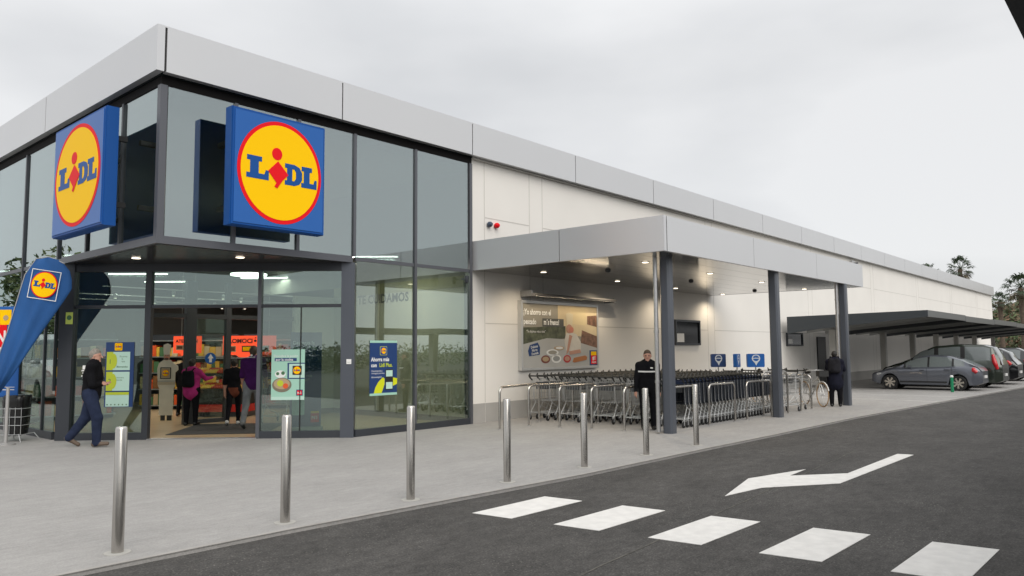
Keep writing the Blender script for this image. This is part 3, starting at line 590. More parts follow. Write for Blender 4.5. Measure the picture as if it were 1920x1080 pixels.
# ------------------------------------------------------------------ carports along the wall
CG = mat('carport_metal', (.105, .11, .11), .35, metal=.3, var=.05, scale=1); CD = mat('carport_gable', (.035, .042, .048), .45); CUN = mat('carport_underside', (.30, .305, .30), .35, metal=.4, var=.06, scale=.8)
CC = mat('concrete_post', (.46, .45, .42), .7, var=.05, scale=3)
xs_c = [24.4, 30.75, 37.3, 44.0, 50.6, 57.2, 63.8]
carlab = ['nearest dark carport roof bay, over the grey hatchback', 'second dark carport roof bay from the canopy', 'third dark carport roof bay from the canopy', 'fourth carport roof bay along the wall', 'fifth carport roof bay along the wall', 'farthest carport roof bay along the wall']
cols_by = [(26.3,), (33.2,), (38.45, 43.6), (48.9,), (54.6,), (61.6,)]
for i in range(6):
    x0, x1 = xs_c[i], xs_c[i+1]; dz = -.03*(i % 2)
    o = empty('carport', ((x0+x1)/2, -2.6, 0), carlab[i], 'carport', 'carports along the wall')
    def cp(mb, n): world_child(mb.build(n), o)
    G = Frame((x0, 0, 0), (0, -1, 0))   # a = -y, b = z
    prof = [(.1, 2.80+dz), (5.05, 2.87+dz), (5.05, 2.64+dz), (1.3, 2.30+dz), (.1, 2.14+dz)]
    cp(MB().prism(G, prof, -.06, 0, CD), 'gable')
    cp(MB().prism(Frame((x1, 0, 0), (0, -1, 0)), prof, .0, .06 - .02, CD), 'gable')
    cp(MB().box((x0+.06, -5.05, 2.64+dz), (x1-.02, -4.99, 2.87+dz), CG), 'fascia')
    cp(MB().prism(G, [(.1, 2.76+dz), (4.99, 2.83+dz), (4.99, 2.80+dz), (.1, 2.72+dz)], -(x1-x0)+.02, -.06, CUN), 'roof_sheet')
    bm2 = MB()
    for kx in (2.1, 4.2): bm2.prism(Frame((x0+kx, 0, 0), (0, -1, 0)), [(.1, 2.72+dz), (4.99, 2.79+dz), (4.99, 2.66+dz), (1.3, 2.32+dz), (.1, 2.2+dz)], -.12, .0, CUN)
    cp(bm2, 'beam')
    cc = MB()
    for cxx in cols_by[i]:
        cp(MB().box((cxx-.12, -1.32, 0), (cxx+.12, -1.08, 2.3+dz), CC), 'column')
# the carport behind the viewer's right shoulder (its corner shows at the top right)
o = empty('carport', (10, -13.5, 0), 'dark carport roof edge cutting the top right corner', 'carport', 'carports across the drive')
def cp(mb, n): world_child(mb.build(n), o)
cp(MB().box((-3.2, -16.2, 2.38), (60, -11.32, 2.44), CUN), 'roof_sheet'); cp(MB().box((-3.2, -11.32, 2.30), (60, -11.24, 2.50), CD), 'fascia'); cp(MB().box((-3.28, -16.2, 2.30), (-3.2, -11.24, 2.50), CD), 'gable')
for x in range(0, 60, 5): cp(MB().box((x-.15, -15.2, -.04), (x+.15, -14.9, 2.38), CC), 'column')

# ------------------------------------------------------------------ bollards, hoops, flag, signs
def bollard():
    o = empty('bollard', (0, 0, 0), '', 'bollard', 'steel bollards along the kerb')
    MB().lathe([(.046, 0.004), (.046, .985), (.042, .995), (.034, 1.003), (0, 1.006)], n=32).build('post', STEEL, o, smooth=30)
    MB().lathe([(.10, 0.0), (.10, .005), (.047, .006)], n=28).build('base_ring', mat('base_mortar', (.42, .41, .38), .8), o)
    return o
bl0 = bollard(); pos = [(-2.301, -4.97), (-.845, -5.075), (.623, -5.171), (2.091, -5.26), (3.611, -5.316), (5.158, -5.35), (6.649, -5.402)]
bn = ['leftmost steel bollard, nearest the viewer', 'second steel bollard from the left, in front of the mint green poster', 'third steel bollard from the left, by the end of the glass front', 'fourth steel bollard from the left, below the framed advert', 'fifth steel bollard from the left, before the hoop rails', 'sixth steel bollard from the left, in front of the security guard', 'rightmost steel bollard, just right of the first canopy column']
for i, (x, y) in enumerate(pos):
    if i == 0: bl0.location = (x, y, 0); bl0['label'] = bn[0]
    else: copy_tree(bl0, (x, y, 0), 0, bn[i])
gb = empty('green_bollard', (25.3, -5.5, 0), 'short green post with a white cap beside the grey hatchback', 'bollard')
MB().lathe([(.05, 0), (.05, .52), (.0, .521)], n=18).build('post', mat('green_paint', (.01, .22, .10), .35), gb, smooth=30)
MB().lathe([(.055, .52), (.055, .56), (.04, .585), (0, .59)], n=18).build('cap', WHITE, gb, smooth=30)

def hoop(p0, p1, h, label, r=.024):
    p0, p1 = Vector((*p0, 0)), Vector((*p1, 0)); d_ = (p1-p0); Ln = d_.length; d_.normalize(); rr = .11
    pts = [p0+Vector((0, 0, 0.0))]
    for i in range(6): t = math.pi/2*i/5; pts.append(p0+d_*(rr-rr*math.cos(t))+Vector((0, 0, h-rr+rr*math.sin(t))))
    for i in range(6): t = math.pi/2*i/5; pts.append(p1-d_*(rr-rr*math.sin(t))+Vector((0, 0, h-rr+rr*math.cos(t))))
    pts.append(p1)
    mid = (p0+p1)/2
    o = empty('hoop_rail', mid, label, 'railing', 'steel hoop rails of the trolley bay')
    world_child(MB().tube(pts, r, 10, STEEL).build('rail', None, None, True), o)
    for p_ in (p0, p1): world_child(MB().lathe([(.05, 0), (.05, .008), (.026, .01)], tuple(p_), 16, GALV).build('base_plate'), o)
hoop((6.56, -1.09), (8.40, -.62), .84, 'hoop rail nearest the glass front, by the white wall')
hoop((7.50, -1.07), (8.95, -1.15), .84, 'second hoop rail from the glass front')
hoop((7.62, -1.80), (8.95, -1.84), .84, 'third hoop rail, directly below the framed advert')
hoop((7.70, -2.55), (9.10, -2.58), .84, 'fourth hoop rail, left of the security guard')
hoop((7.80, -3.26), (9.20, -3.33), .84, 'fifth hoop rail, at the security guard\'s hand')
hoop((8.15, -3.95), (9.30, -4.0), .84, 'hoop rail partly hidden by the first canopy column')
hoop((9.86, -4.03), (10.92, -4.11), .84, 'hoop rail in front of the dark trolleys, middle of the bay')
hoop((11.42, -4.16), (12.62, -4.23), .84, 'hoop rail in front of the dark trolleys, by the second column')
hoop((13.57, -4.25), (12.70, -4.0), 1.02, 'taller hoop rail just right of the second column')
hoop((13.7, -3.9), (14.40, -4.26), .84, 'hoop rail before the silver trolleys near the bicycle')
hoop((15.1, -3.1), (15.25, -4.22), .88, 'hoop rail nearest the bicycle')
hoop((14.9, -2.0), (15.9, -2.6), .84, 'hoop rail behind the silver trolleys')

# feather flag
FF = Frame((-.69, 4.118, 0), (.6593, -.7519, 0))
fl_ = empty('feather_flag', (-.69, 4.118, 0), 'tall blue teardrop flag with a yellow round emblem on a grey pole', 'flag')
left = [(.684, 3.312), (.446, 3.285), (.33, 3.15), (.249, 3.0), (.17, 2.73), (.12, 2.5), (.05, 2.25), (-.01, 2.0), (-.124, 1.63), (-.19, 1.4), (-.23, 1.2), (-.245, 1.05), (-.25, .90)]
right = [(.684, 3.312), (.85, 3.27), (.957, 3.185), (1.06, 3.06), (1.098, 2.9), (1.103, 2.743), (.96, 2.51), (.795, 2.26), (.66, 2.06), (.528, 1.86), (.36, 1.6), (.22, 1.37), (-.08, .92)]
mb = MB(); nu = 14; vs = []; fs = []
fk = mat('flag_cloth', (.012, .085, .27), .8, var=.12, scale=3, stretch=(1, 1, .4))
for (l_, r_) in zip(left, right):
    for jn in range(nu+1):
        t = jn/nu; a = l_[0]*(1-t)+r_[0]*t; b = l_[1]*(1-t)+r_[1]*t
        dd = .028*math.sin(t*17+b*2.2)*min(1, (3.25-b)*1.0)*math.sin(math.pi*t)+.06*math.sin(math.pi*t) if b < 3.2 else .06*math.sin(math.pi*t)
        wd = .06*math.sin(math.pi*t) if b > 2.45 else dd
        vs.append(FF.pt(a, b, wd))
K = nu+1
for i in range(len(left)-1):
    for jn in range(nu): fs.append((i*K+jn, (i+1)*K+jn, (i+1)*K+jn+1, i*K+jn+1))
mb.add(vs, fs, fk); ob = mb.build('flag_sheet', None, None, 60); md = ob.modifiers.new('s', 'SOLIDIFY'); md.thickness = .004; world_child(ob, fl_)
f_ = FF.sub(.655, 2.815, .072, R(-9)); mb = MB(); s = .262
mb.prism(f_, [rect(-s, -s, s, s), rect(-s+.012, -s+.012, s-.012, s-.012)], 0, .003, WHITE); world_child(mb.build('emblem_border'), fl_); logo('emblem', f_, .47, fl_)
mb = MB(); pts = [FF.pt(.03, 0.03, -.03), FF.pt(.03, 1.0, -.03)]; mb.tube(pts, .028, 12, mat('flag_pole', (.45, .44, .43), .4, metal=.4))
mb.tube([FF.pt(.03, 1.0, -.02), FF.pt(-.13, 1.05, -.02), FF.pt(-.24, 1.1, 0), FF.pt(-.12, 1.64, 0), FF.pt(0, 2.02, 0), FF.pt(.13, 2.52, 0), FF.pt(.26, 3.01, 0), FF.pt(.45, 3.295, 0), FF.pt(.68, 3.325, 0), FF.pt(.96, 3.2, 0)], .010, 8, MATS['flag_pole']); world_child(mb.build('pole', None, None, True), fl_)
mb = MB().lathe([(.15, 0), (.15, .02), (.04, .035)], tuple(FF.pt(.03, 0, -.03)), 24, MATS['flag_pole']); world_child(mb.build('base'), fl_)

# poster stand behind the flag
SF = Frame((-.43, 4.82, 0), (.6593, -.7519, 0)); o = empty('poster_stand', (-.6, 5.0, 0), 'upright poster board with blue, yellow and red panels at the left edge', 'poster stand')
mb = MB(); mb.prism(SF, rect(-1.1, .80, .02, 2.48), -.02, 0, BLUE2); mb.prism(SF, rect(-1.1, 2.14, -.03, 2.42), 0, .005, YEL); mb.prism(SF, rect(-1.1, 1.72, -.10, 2.14), .005, .009, RED)
letters(mb, SF, 'PRECION', .34, -.105, 1.79, .012, WHITE, bold=.03, align='RIGHT', xs=.7)
mb.prism(SF, rect(-1.1, 1.55, -.10, 1.72), .005, .009, WHITE); mb.prism(SF, disc(-.13, 2.27, .05, 16), .005, .009, TAN); world_child(mb.build('board'), o)
mb = MB(); mb.prism(SF, rect(-.5, .82, .16, 1.66), .0, .02, BLUE2); mb.prism(SF, rect(-.18, .93, .1, .945), .02, .024, WHITE); mb.prism(SF, rect(-.18, .98, .1, .99), .02, .024, WHITE); mb.prism(SF, [(-.08, 1.08), (-.03, 1.14), (-.05, 1.16), (-.0, 1.26), (.02, 1.17), (-.01, 1.15)], .02, .024, WHITE); world_child(mb.build('lower_panel'), o)
for a_ in (-1.0, -.06): world_child(MB().tube([SF.pt(a_, 0, -.05), SF.pt(a_, .82, -.01)], .015, 8, GALV).build('leg'), o)

# black bag bin in a wire frame
BN = Frame((-.33, 4.70, 0), (.6593, -.7519, 0)); bn_ = empty('bin', (-.30, 4.66, 0), 'black bag in a wire frame on legs behind the flag pole', 'bin')
def wb(mb, n, s=False): world_child(mb.build(n, None, None, s), bn_)
bag = MB(); rg = random.Random(2); prof = []
vs = []; fs = []; nb = 28
for i, (r0, z) in enumerate(((.10, .10), (.17, .12), (.185, .3), (.19, .5), (.195, .7), (.20, .80), (.185, .84), (.12, .82))):
    for jn in range(nb):
        a = 2*math.pi*jn/nb; q_ = r0*(1+rg.uniform(-.05, .05)); e = max(abs(math.cos(a)), abs(math.sin(a)))**-.55
        vs.append(BN.pt(q_*e*math.cos(a), z+rg.uniform(-.01, .01), q_*e*math.sin(a)))
for i in range(7):
    for jn in range(nb): fs.append((i*nb+jn, i*nb+(jn+1) % nb, (i+1)*nb+(jn+1) % nb, (i+1)*nb+jn))
bag.add(vs, fs, mat('black_bag', (.01, .01, .011), .25)); wb(bag, 'bag', True)
mb = MB()
for z in (.13, .30, .45, .60): mb.tube([BN.pt(-.21, z, .2), BN.pt(.21, z, .2), BN.pt(.21, z, -.2), BN.pt(-.21, z, -.2)], .006, 6, CHROME, closed=True)
for a in (-.21, -.1, 0, .1, .21): mb.tube([BN.pt(a, .13, .2), BN.pt(a, .62, .2)], .005, 6, CHROME)
wb(mb, 'wire_frame')
for a, dd in ((-.18, .2), (.18, .2), (.2, -.2), (-.2, -.2)): wb(MB().tube([BN.pt(a, .14, dd), BN.pt(a+(.08 if a > 0 else 0), 0, dd+(.06 if dd > 0 else -.06))], .009, 6, CHROME), 'leg')

# trolley bay signs
PIN = [(0, -.13), (.035, -.06), (.085, .0), (.10, .055), (.085, .105), (.05, .14), (0, .152), (-.05, .14), (-.085, .105), (-.10, .055), (-.085, 0), (-.035, -.06)]
def baysign(x, y, ux, w_, label, word, face=None):
    f = Frame((x, y, 1.28), ux); o = empty('bay_sign', (x, y, 0), label, 'sign', 'blue pin signs of the trolley bay')
    mb = MB(); mb.prism(f, rrect(-w_/2, -.17, w_/2, .17, .03), -.09, 0, face or BLUE2); world_child(mb.build('sign_box'), o)
    mb = MB(); s = w_/.40; ins = [(a*.74, (b-.045)*.74+.045) for a, b in PIN]
    ins = disc(0, .055, .072, 24)
    mb.prism(f, [[(a*s, b) for a, b in PIN], [(a*s, b) for a, b in ins]], 0, .005, mat('sign_white', (.62, .66, .70), .5)); mb.prism(f, rect(-.075*s, .045, .075*s, .065), 0, .004, MATS['sign_white']); letters(mb, f, word, .028, 0, .078, .004, MATS['sign_white'], align='CENTER')
    world_child(mb.build('pin_symbol'), o)
    mb = MB().tube([f.pt(0, -1.28, -.045), f.pt(0, -.16, -.045)], .016, 8, GALV); world_child(mb.build('post', None, None, True), o)
baysign(13.5, -2.5, (.66, -.75, 0), .38, 'left one of the three blue pin signs, dark faced', 'Carros', NAVY)
baysign(13.6, -3.0, (.97, .1, 0), .30, 'narrow middle one of the three blue pin signs', 'Carros')
baysign(13.8, -3.38, (.66, -.75, 0), .44, 'right one of the three blue pin signs, largest', 'Carros')

# ------------------------------------------------------------------ shopping trolleys
def trolley(kind, label, group):
    dark = kind == 'dark'
    o = empty('shopping_trolley', (0, 0, 0), label, 'shopping trolley', group)
    wire = MB(); hw0, hw1 = .25, .19; zt, zb = .93, (.44 if not dark else .46)
    def P(t, s, z):  # t 0..1 along, s side -1..1
        wdt = hw0*(1-t)+hw1*t; return (.10+t*.80+(z-zt)*-.12*(1 if t > .5 else 0), s*wdt, z)
    nv, nh = (11, 6)
    wr = .0035
    if dark: BM = mat('navy_plastic', (.010, .014, .022), .45); BM2 = mat('blue_rim', (.018, .030, .075), .35)
    else: BM = BM2 = CHROME
    for s in (-1, 1):
        for i in range(nh+1):
            z = zb+(zt-zb)*i/nh; r_ = wr if 0 < i < nh else wr*1.8
            wire.tube([P(0, s, z), P(1, s, z-.02)], r_, 4, BM2 if i == nh else BM)
        for i in range(nv): t = i/(nv-1); wire.tube([P(t, s, zb), P(t, s, zt)], wr, 4, BM)
    for i in range(nh+1):
        z = zb+(zt-zb)*i/nh; wire.tube([P(1, -1, z-.02), P(1, 1, z-.02)], wr, 4, BM)
    for i in range(1, 6): s = -1+2*i/6; wire.tube([P(1, s, zb), P(1, s, zt-.02)], wr, 4, BM); wire.tube([P(0, s, zb), P(1, s, zb)], wr, 4, BM)
    for i in range(1, 7): t = i/7; wire.tube([P(t, -1, zb), P(t, 1, zb)], wr, 4, BM)
    if dark:
        for s in (-1, 1):   # solid plastic side mouldings with gaps
            y0 = s*hw0
            for i in range(4):
                t0 = .02+i*.24; wire.add([P(t0, s, zb+.02), P(t0+.17, s, zb+.02), P(t0+.17, s, zt-.05), P(t0, s, zt-.05)], [(0, 1, 2, 3)], BM)
        wire.box((.095, -hw0, zt-.06), (.12, hw0, zt), BM2)
    wire.build('basket', None, o)
    # rear flap / child seat
    fp = MB()
    for i in range(7): y = -.21+.42*i/6; fp.tube([(.12, y, .52), (.17, y, .88)], .003, 4, BM)
    fp.box((.16, -.18, .70), (.20, .18, .86), mat('seat_plastic', (.06, .065, .07), .5)); fp.build('child_seat', None, o)
    # handle
    h = MB(); hm = mat('handle_grip', (.018, .019, .018), .5)
    for s in (-1, 1): h.tube([(.11, s*.25, .90), (.04, s*.26, .96), (.01, s*.26, 1.0), (.045, s*.26, 1.055)], [.016, .018, .02, .014], 6, hm)
    h.tube([(.015, -.26, 1.0), (.015, .26, 1.0)], .018, 8, hm); h.build('handle', None, o, True)
    # chassis
    c = MB()
    for s in (-1, 1):
        c.tube([(.12, s*.24, .92), (.15, s*.24, .50), (.22, s*.24, .40), (.06, s*.26, .17), (.04, s*.26, .13)], .010, 6, CHROME)
        c.tube([(.22, s*.24, .40), (.50, s*.22, .26), (.86, s*.17, .17)], .010, 6, CHROME); c.tube([(.05, s*.26, .17), (.86, s*.17, .17)], .009, 6, CHROME)
    c.tube([(.05, -.26, .17), (.05, .26, .17)], .009, 6, CHROME); c.tube([(.86, -.17, .17), (.86, .17, .17)], .009, 6, CHROME); c.build('chassis', None, o, True)
    for x, s in ((.05, .26), (.05, -.26), (.86, .17), (.86, -.17)):
        wm = MB().lathe([(.02, -.016), (.052, -.014), (.06, -.008), (.06, .008), (.052, .014), (.02, .016)], (x-.02, s, .06), 14, DARK, axis='y')
        wo = wm.build('wheel', None, o, True)
        MB().box((x-.03, s-.024, .05), (x-.01, s-.017, .15), CHROME).box((x-.03, s+.017, .05), (x-.01, s+.024, .15), CHROME).box((x-.035, s-.024, .13), (x+.02, s+.024, .15), CHROME).build('fork', None, wo)
    return o
rr = random.Random(7)
t_w = trolley('wire', 'silver wire trolley at the open end of the row along the white wall', 'silver trolleys in the wall row')
t_w.location = (8.50, -.50, 0); first = True
rowlab = [('silver wire trolley nested in the row along the white wall', 'silver trolleys in the wall row', 'silver wire trolley at the open end of the row along the white wall'),
          ('silver wire trolley nested in the second row from the wall', 'silver trolleys in the second row', 'silver wire trolley at the open end of the second row from the wall'),
          ('silver wire trolley nested in the third row from the wall', 'silver trolleys in the third row', 'silver wire trolley at the open end of the third row from the wall'),
          ('silver wire trolley nested in the row behind the security guard', 'silver trolleys in the guard\'s row', 'silver wire trolley at the open end of the row behind the security guard')]
for ri, (y, x0, n_, pitch_) in enumerate(((-.50, 8.50, 19, .27), (-1.28, 8.62, 19, .25), (-2.12, 8.70, 19, .25), (-2.95, 8.65, 18, .25))):
    for i in range(n_):
        if ri == 0 and i == 0: continue
        c = copy_tree(t_w, (x0+i*pitch_+rr.uniform(-.01, .01), y+rr.uniform(-.012, .012), 0), rr.uniform(-.008, .008), rowlab[ri][2] if i == 0 else rowlab[ri][0]); c['group'] = rowlab[ri][1]
t_d = trolley('dark', 'dark navy plastic trolley at the left end of the front row', 'dark trolleys in the front row'); t_d.location = (8.92, -3.66, 0)
for i in range(1, 24):
    copy_tree(t_d, (8.92+i*.165, -3.66+rr.uniform(-.006, .006), 0), rr.uniform(-.006, .006), 'dark navy plastic trolley nested in the front row behind the hoop rails' if i < 23 else 'dark navy plastic trolley at the right end of the front row')
for (x, y, rz, lb) in ((14.35, -3.98, R(178), 'silver trolley just right of the second canopy column'), (15.05, -3.90, R(174), 'silver trolley standing alone between the second column and the bicycle'), (15.5, -3.25, R(178), 'silver trolley closest to the bicycle'), (13.9, -2.7, R(176), 'silver trolley behind the taller hoop rail'), (14.6, -2.9, R(170), 'silver trolley parked behind the other single trolleys'), (4.25, 3.55, R(40), 'silver trolley pushed by the man in the purple shirt')):
    c = copy_tree(t_w, (x, y, .012 if y > 0 else 0), rz, lb); c['group'] = 'single silver trolleys'

# ------------------------------------------------------------------ bicycle
def bicycle():
    o = empty('bicycle', (0, 0, 0), 'pale city bicycle with tan tyres parked beside the person in the dark coat', 'bicycle')
    fm = mat('bike_frame', (.55, .56, .55), .35, metal=.4); ty = mat('tan_tyre', (.38, .24, .12), .6); r0 = .33
    for x in (0, 1.05):
        wm = MB(); wm.tube([(x+r0*math.cos(2*math.pi*i/32), 0, .34+r0*math.sin(2*math.pi*i/32)) for i in range(32)], .016, 6, ty, closed=True); wo = wm.build('wheel', None, o, True)
        sp = MB()
        for i in range(14): a = 2*math.pi*i/14; sp.tube([(x, .02*(-1)**i, .34), (x+(r0-.02)*math.cos(a), 0, .34+(r0-.02)*math.sin(a))], .0018, 3, CHROME)
        sp.tube([(x, -.04, .34), (x, .04, .34)], .02, 8, CHROME); sp.build('spokes', None, wo)
        md = MB(); md.tube([(x+.37*math.cos(R(a)), 0, .34+.37*math.sin(R(a))) for a in range(20 if x else 10, 175, 12)], .018, 6, mat('mudguard', (.70, .70, .68), .3)); md.build('mudguard', None, o, True)
    f = MB(); bb = (.42, 0, .30); seat = (.30, 0, .78); head = (.86, 0, .82)
    f.tube([(0, .05, .34), bb], .010, 6, fm); f.tube([(0, -.05, .34), bb], .010, 6, fm); f.tube([(0, .05, .34), seat], .009, 6, fm); f.tube([(0, -.05, .34), seat], .009, 6, fm)
    f.tube([bb, seat], .016, 8, fm); f.tube([bb, (.87, 0, .72)], .019, 8, fm); f.tube([(.34, 0, .62), (.87, 0, .80)], .014, 8, fm); f.tube([head, (.93, 0, .6)], .018, 8, fm)
    for s in (-1, 1): f.tube([(.93, s*.03, .62), (1.05, s*.05, .34)], .010, 6, fm)
    f.build('frame', None, o, True)
    MB().tube([(.29, 0, .76), (.26, 0, .93)], .012, 8, CHROME).build('seat_post', None, o, True)
    s_ = MB().tube([(.10, 0, .97), (.18, 0, .98), (.30, 0, .965), (.38, 0, .96)], [.05, .085, .045, .02], 10, DARK); s_.build('saddle', None, o, True)
    h = MB(); h.tube([(.83, 0, .82), (.80, 0, 1.0)], .014, 8, CHROME); h.tube([(.62, -.27, .98), (.70, -.24, 1.02), (.80, -.1, 1.03), (.80, .1, 1.03), (.70, .24, 1.02), (.62, .27, .98)], .012, 8, CHROME); h.build('handlebar', None, o, True)
    for s in (-1, 1): MB().tube([(.56, s*.285, .965), (.66, s*.265, 1.0)], .018, 8, DARK).build('grip', None, o, True)
    c = MB().lathe([(.09, -.004), (.09, .004)], (.42, -.05, .30), 20, CHROME, axis='y').box((.41, -.075, .14), (.43, -.06, .30), CHROME).box((.37, -.13, .125), (.47, -.07, .14), DARK).box((.41, .06, .30), (.43, .075, .46), CHROME).box((.37, .07, .46), (.47, .13, .475), DARK); c.build('crank', None, o)
    b = MB(); b.box((.95, -.12, .86), (.96, .12, 1.02)).box((1.16, -.14, .86), (1.17, .14, 1.02)).box((.96, -.13, .86), (1.16, -.12, 1.02)).box((.96, .12, .86), (1.16, .13, 1.02)).box((.96, -.12, .86), (1.16, .12, .87)); b.build('basket', mat('black_basket', (.02, .02, .02), .5), o)
    r_ = MB().box((-.2, -.06, .74), (.25, .06, .755), CHROME); r_.build('carrier', None, o)
    return o
bk2 = bicycle(); bk2.location = (16.3, -2.3, 0); bk2.rotation_euler = (0, 0, R(-128)); bk2.scale = (.95,)*3; bk2['label'] = 'second pale bicycle, behind the silver trolleys'
bk = bicycle(); bk.location = (16.75, -3.50, 0); bk.rotation_euler = (0, 0, R(-133)); bk.scale = (.95,)*3

# ------------------------------------------------------------------ people: one continuous skin per body, from a smooth distance field
def surf_nets(v, org, h):
    s = v < 0; nx, ny, nz = v.shape
    c = [(i, j, k) for i in (0, 1) for j in (0, 1) for k in (0, 1)]
    sl3 = lambda a, i, j, k: a[i:nx-1+i, j:ny-1+j, k:nz-1+k]
    cnt = sum(sl3(s, *q).astype(np.int8) for q in c); mask = (cnt > 0) & (cnt < 8)
    acc = np.zeros(mask.shape+(3,)); num = np.zeros(mask.shape)
    for a in c:
        for ax in range(3):
            if a[ax]: continue
            b = list(a); b[ax] = 1; b = tuple(b)
            va, vb = sl3(v, *a), sl3(v, *b); cr_ = (va < 0) != (vb < 0)
            t = np.where(cr_, va/np.where(va-vb == 0, 1, va-vb), 0)
            for q in range(3): acc[..., q] += np.where(cr_, a[q]+(t if q == ax else 0), 0)
            num += cr_
    idx = np.full(mask.shape, -1); idx[mask] = np.arange(mask.sum())
    I = np.argwhere(mask); P = (I+acc[mask]/num[mask][:, None])*h+org
    F = []
    for ax in range(3):
        sa = [slice(0, n) for n in v.shape]; sb = list(sa); sa[ax] = slice(0, v.shape[ax]-1); sb[ax] = slice(1, v.shape[ax])
        A, Bq = s[tuple(sa)], s[tuple(sb)]; E = np.argwhere(A != Bq); u, w_ = [(1, 2), (2, 0), (0, 1)][ax]
        ok = (E[:, u] > 0) & (E[:, w_] > 0) & (E[:, u] < v.shape[u]-1) & (E[:, w_] < v.shape[w_]-1); E = E[ok]
        if not len(E): continue
        def g(du, dw): q = E.copy(); q[:, u] -= du; q[:, w_] -= dw; return idx[q[:, 0], q[:, 1], q[:, 2]]
        quad = np.stack([g(1, 1), g(0, 1), g(0, 0), g(1, 0)], 1); inside = A[tuple(E.T)]
        quad[~inside] = quad[~inside][:, ::-1]; F.append(quad)
    return P, np.concatenate(F)

def sdf_eval(prims, X):
    """X (...,3); each prim: a, b, ra, rb, tag, k, sq (scale xyz about a)"""
    tot = None
    for (a, b, ra, rb, tg, k, sq) in prims:
        a, b = np.array(a, float), np.array(b, float); q = np.array(sq, float)
        Y = (X-a)/q; ba = (b-a)/q; L2 = max(1e-9, (ba*ba).sum()); t = np.clip((Y*ba).sum(-1)/L2, 0, 1)
        dd = (np.sqrt(((Y-t[..., None]*ba)**2).sum(-1))-(ra+(rb-ra)*t))*q.min()
        if tot is None: tot = dd
        else:
            hh = np.maximum(k-np.abs(tot-dd), 0)/k; tot = np.minimum(tot, dd)-hh*hh*k*.25
    return tot
def sdf_mesh(prims, h):
    lo = np.array([99.]*3); hi = -lo
    for (a, b, ra, rb, tg, k, sq) in prims:
        for p_, r_ in ((a, ra), (b, rb)):
            e = np.array(sq)*r_; lo = np.minimum(lo, np.array(p_)-e); hi = np.maximum(hi, np.array(p_)+e)
    lo -= 3*h+.01; hi += 3*h+.01; n = np.ceil((hi-lo)/h).astype(int)
    ax = [lo[i]+h*np.arange(n[i]) for i in range(3)]
    v = np.full(tuple(n), 9.0)
    # evaluate prim by prim only inside its own padded box
    for (a, b, ra, rb, tg, k, sq) in prims:
        rm = max(ra, rb)*max(sq)+.07
        l_ = np.minimum(a, b)-rm; u_ = np.maximum(a, b)+rm
        s = tuple(slice(max(0, int((l_[i]-lo[i])/h)), min(n[i], int((u_[i]-lo[i])/h)+2)) for i in range(3))
        G = np.stack(np.meshgrid(*[ax[i][s[i]] for i in range(3)], indexing='ij'), -1)
        dd = sdf_eval([(a, b, ra, rb, tg, k, sq)], G); old = v[s]
        hh = np.maximum(k-np.abs(old-dd), 0)/k; v[s] = np.minimum(old, dd)-hh*hh*k*.25
    return surf_nets(v, lo, h)
def sdf_object(name, prims, mats, parent, h=.011):
    P, F = sdf_mesh(prims, h)
    C = P[F].mean(1); best = np.full(len(C), 9.); tg = np.zeros(len(C), int); names = list(mats)
    for pr in prims:
        dd = sdf_eval([pr], C); m_ = dd < best; best[m_] = dd[m_]; tg[m_] = names.index(pr[4])
    me = bpy.data.meshes.new(name); me.from_pydata(P.tolist(), [], F.tolist())
    for q in names: me.materials.append(mats[q])
    me.polygons.foreach_set('material_index', tg.tolist()); me.polygons.foreach_set('use_smooth', [True]*len(F)); me.update()
    o = bpy.data.objects.new(name, me); COL.objects.link(o); o.parent = parent; return o

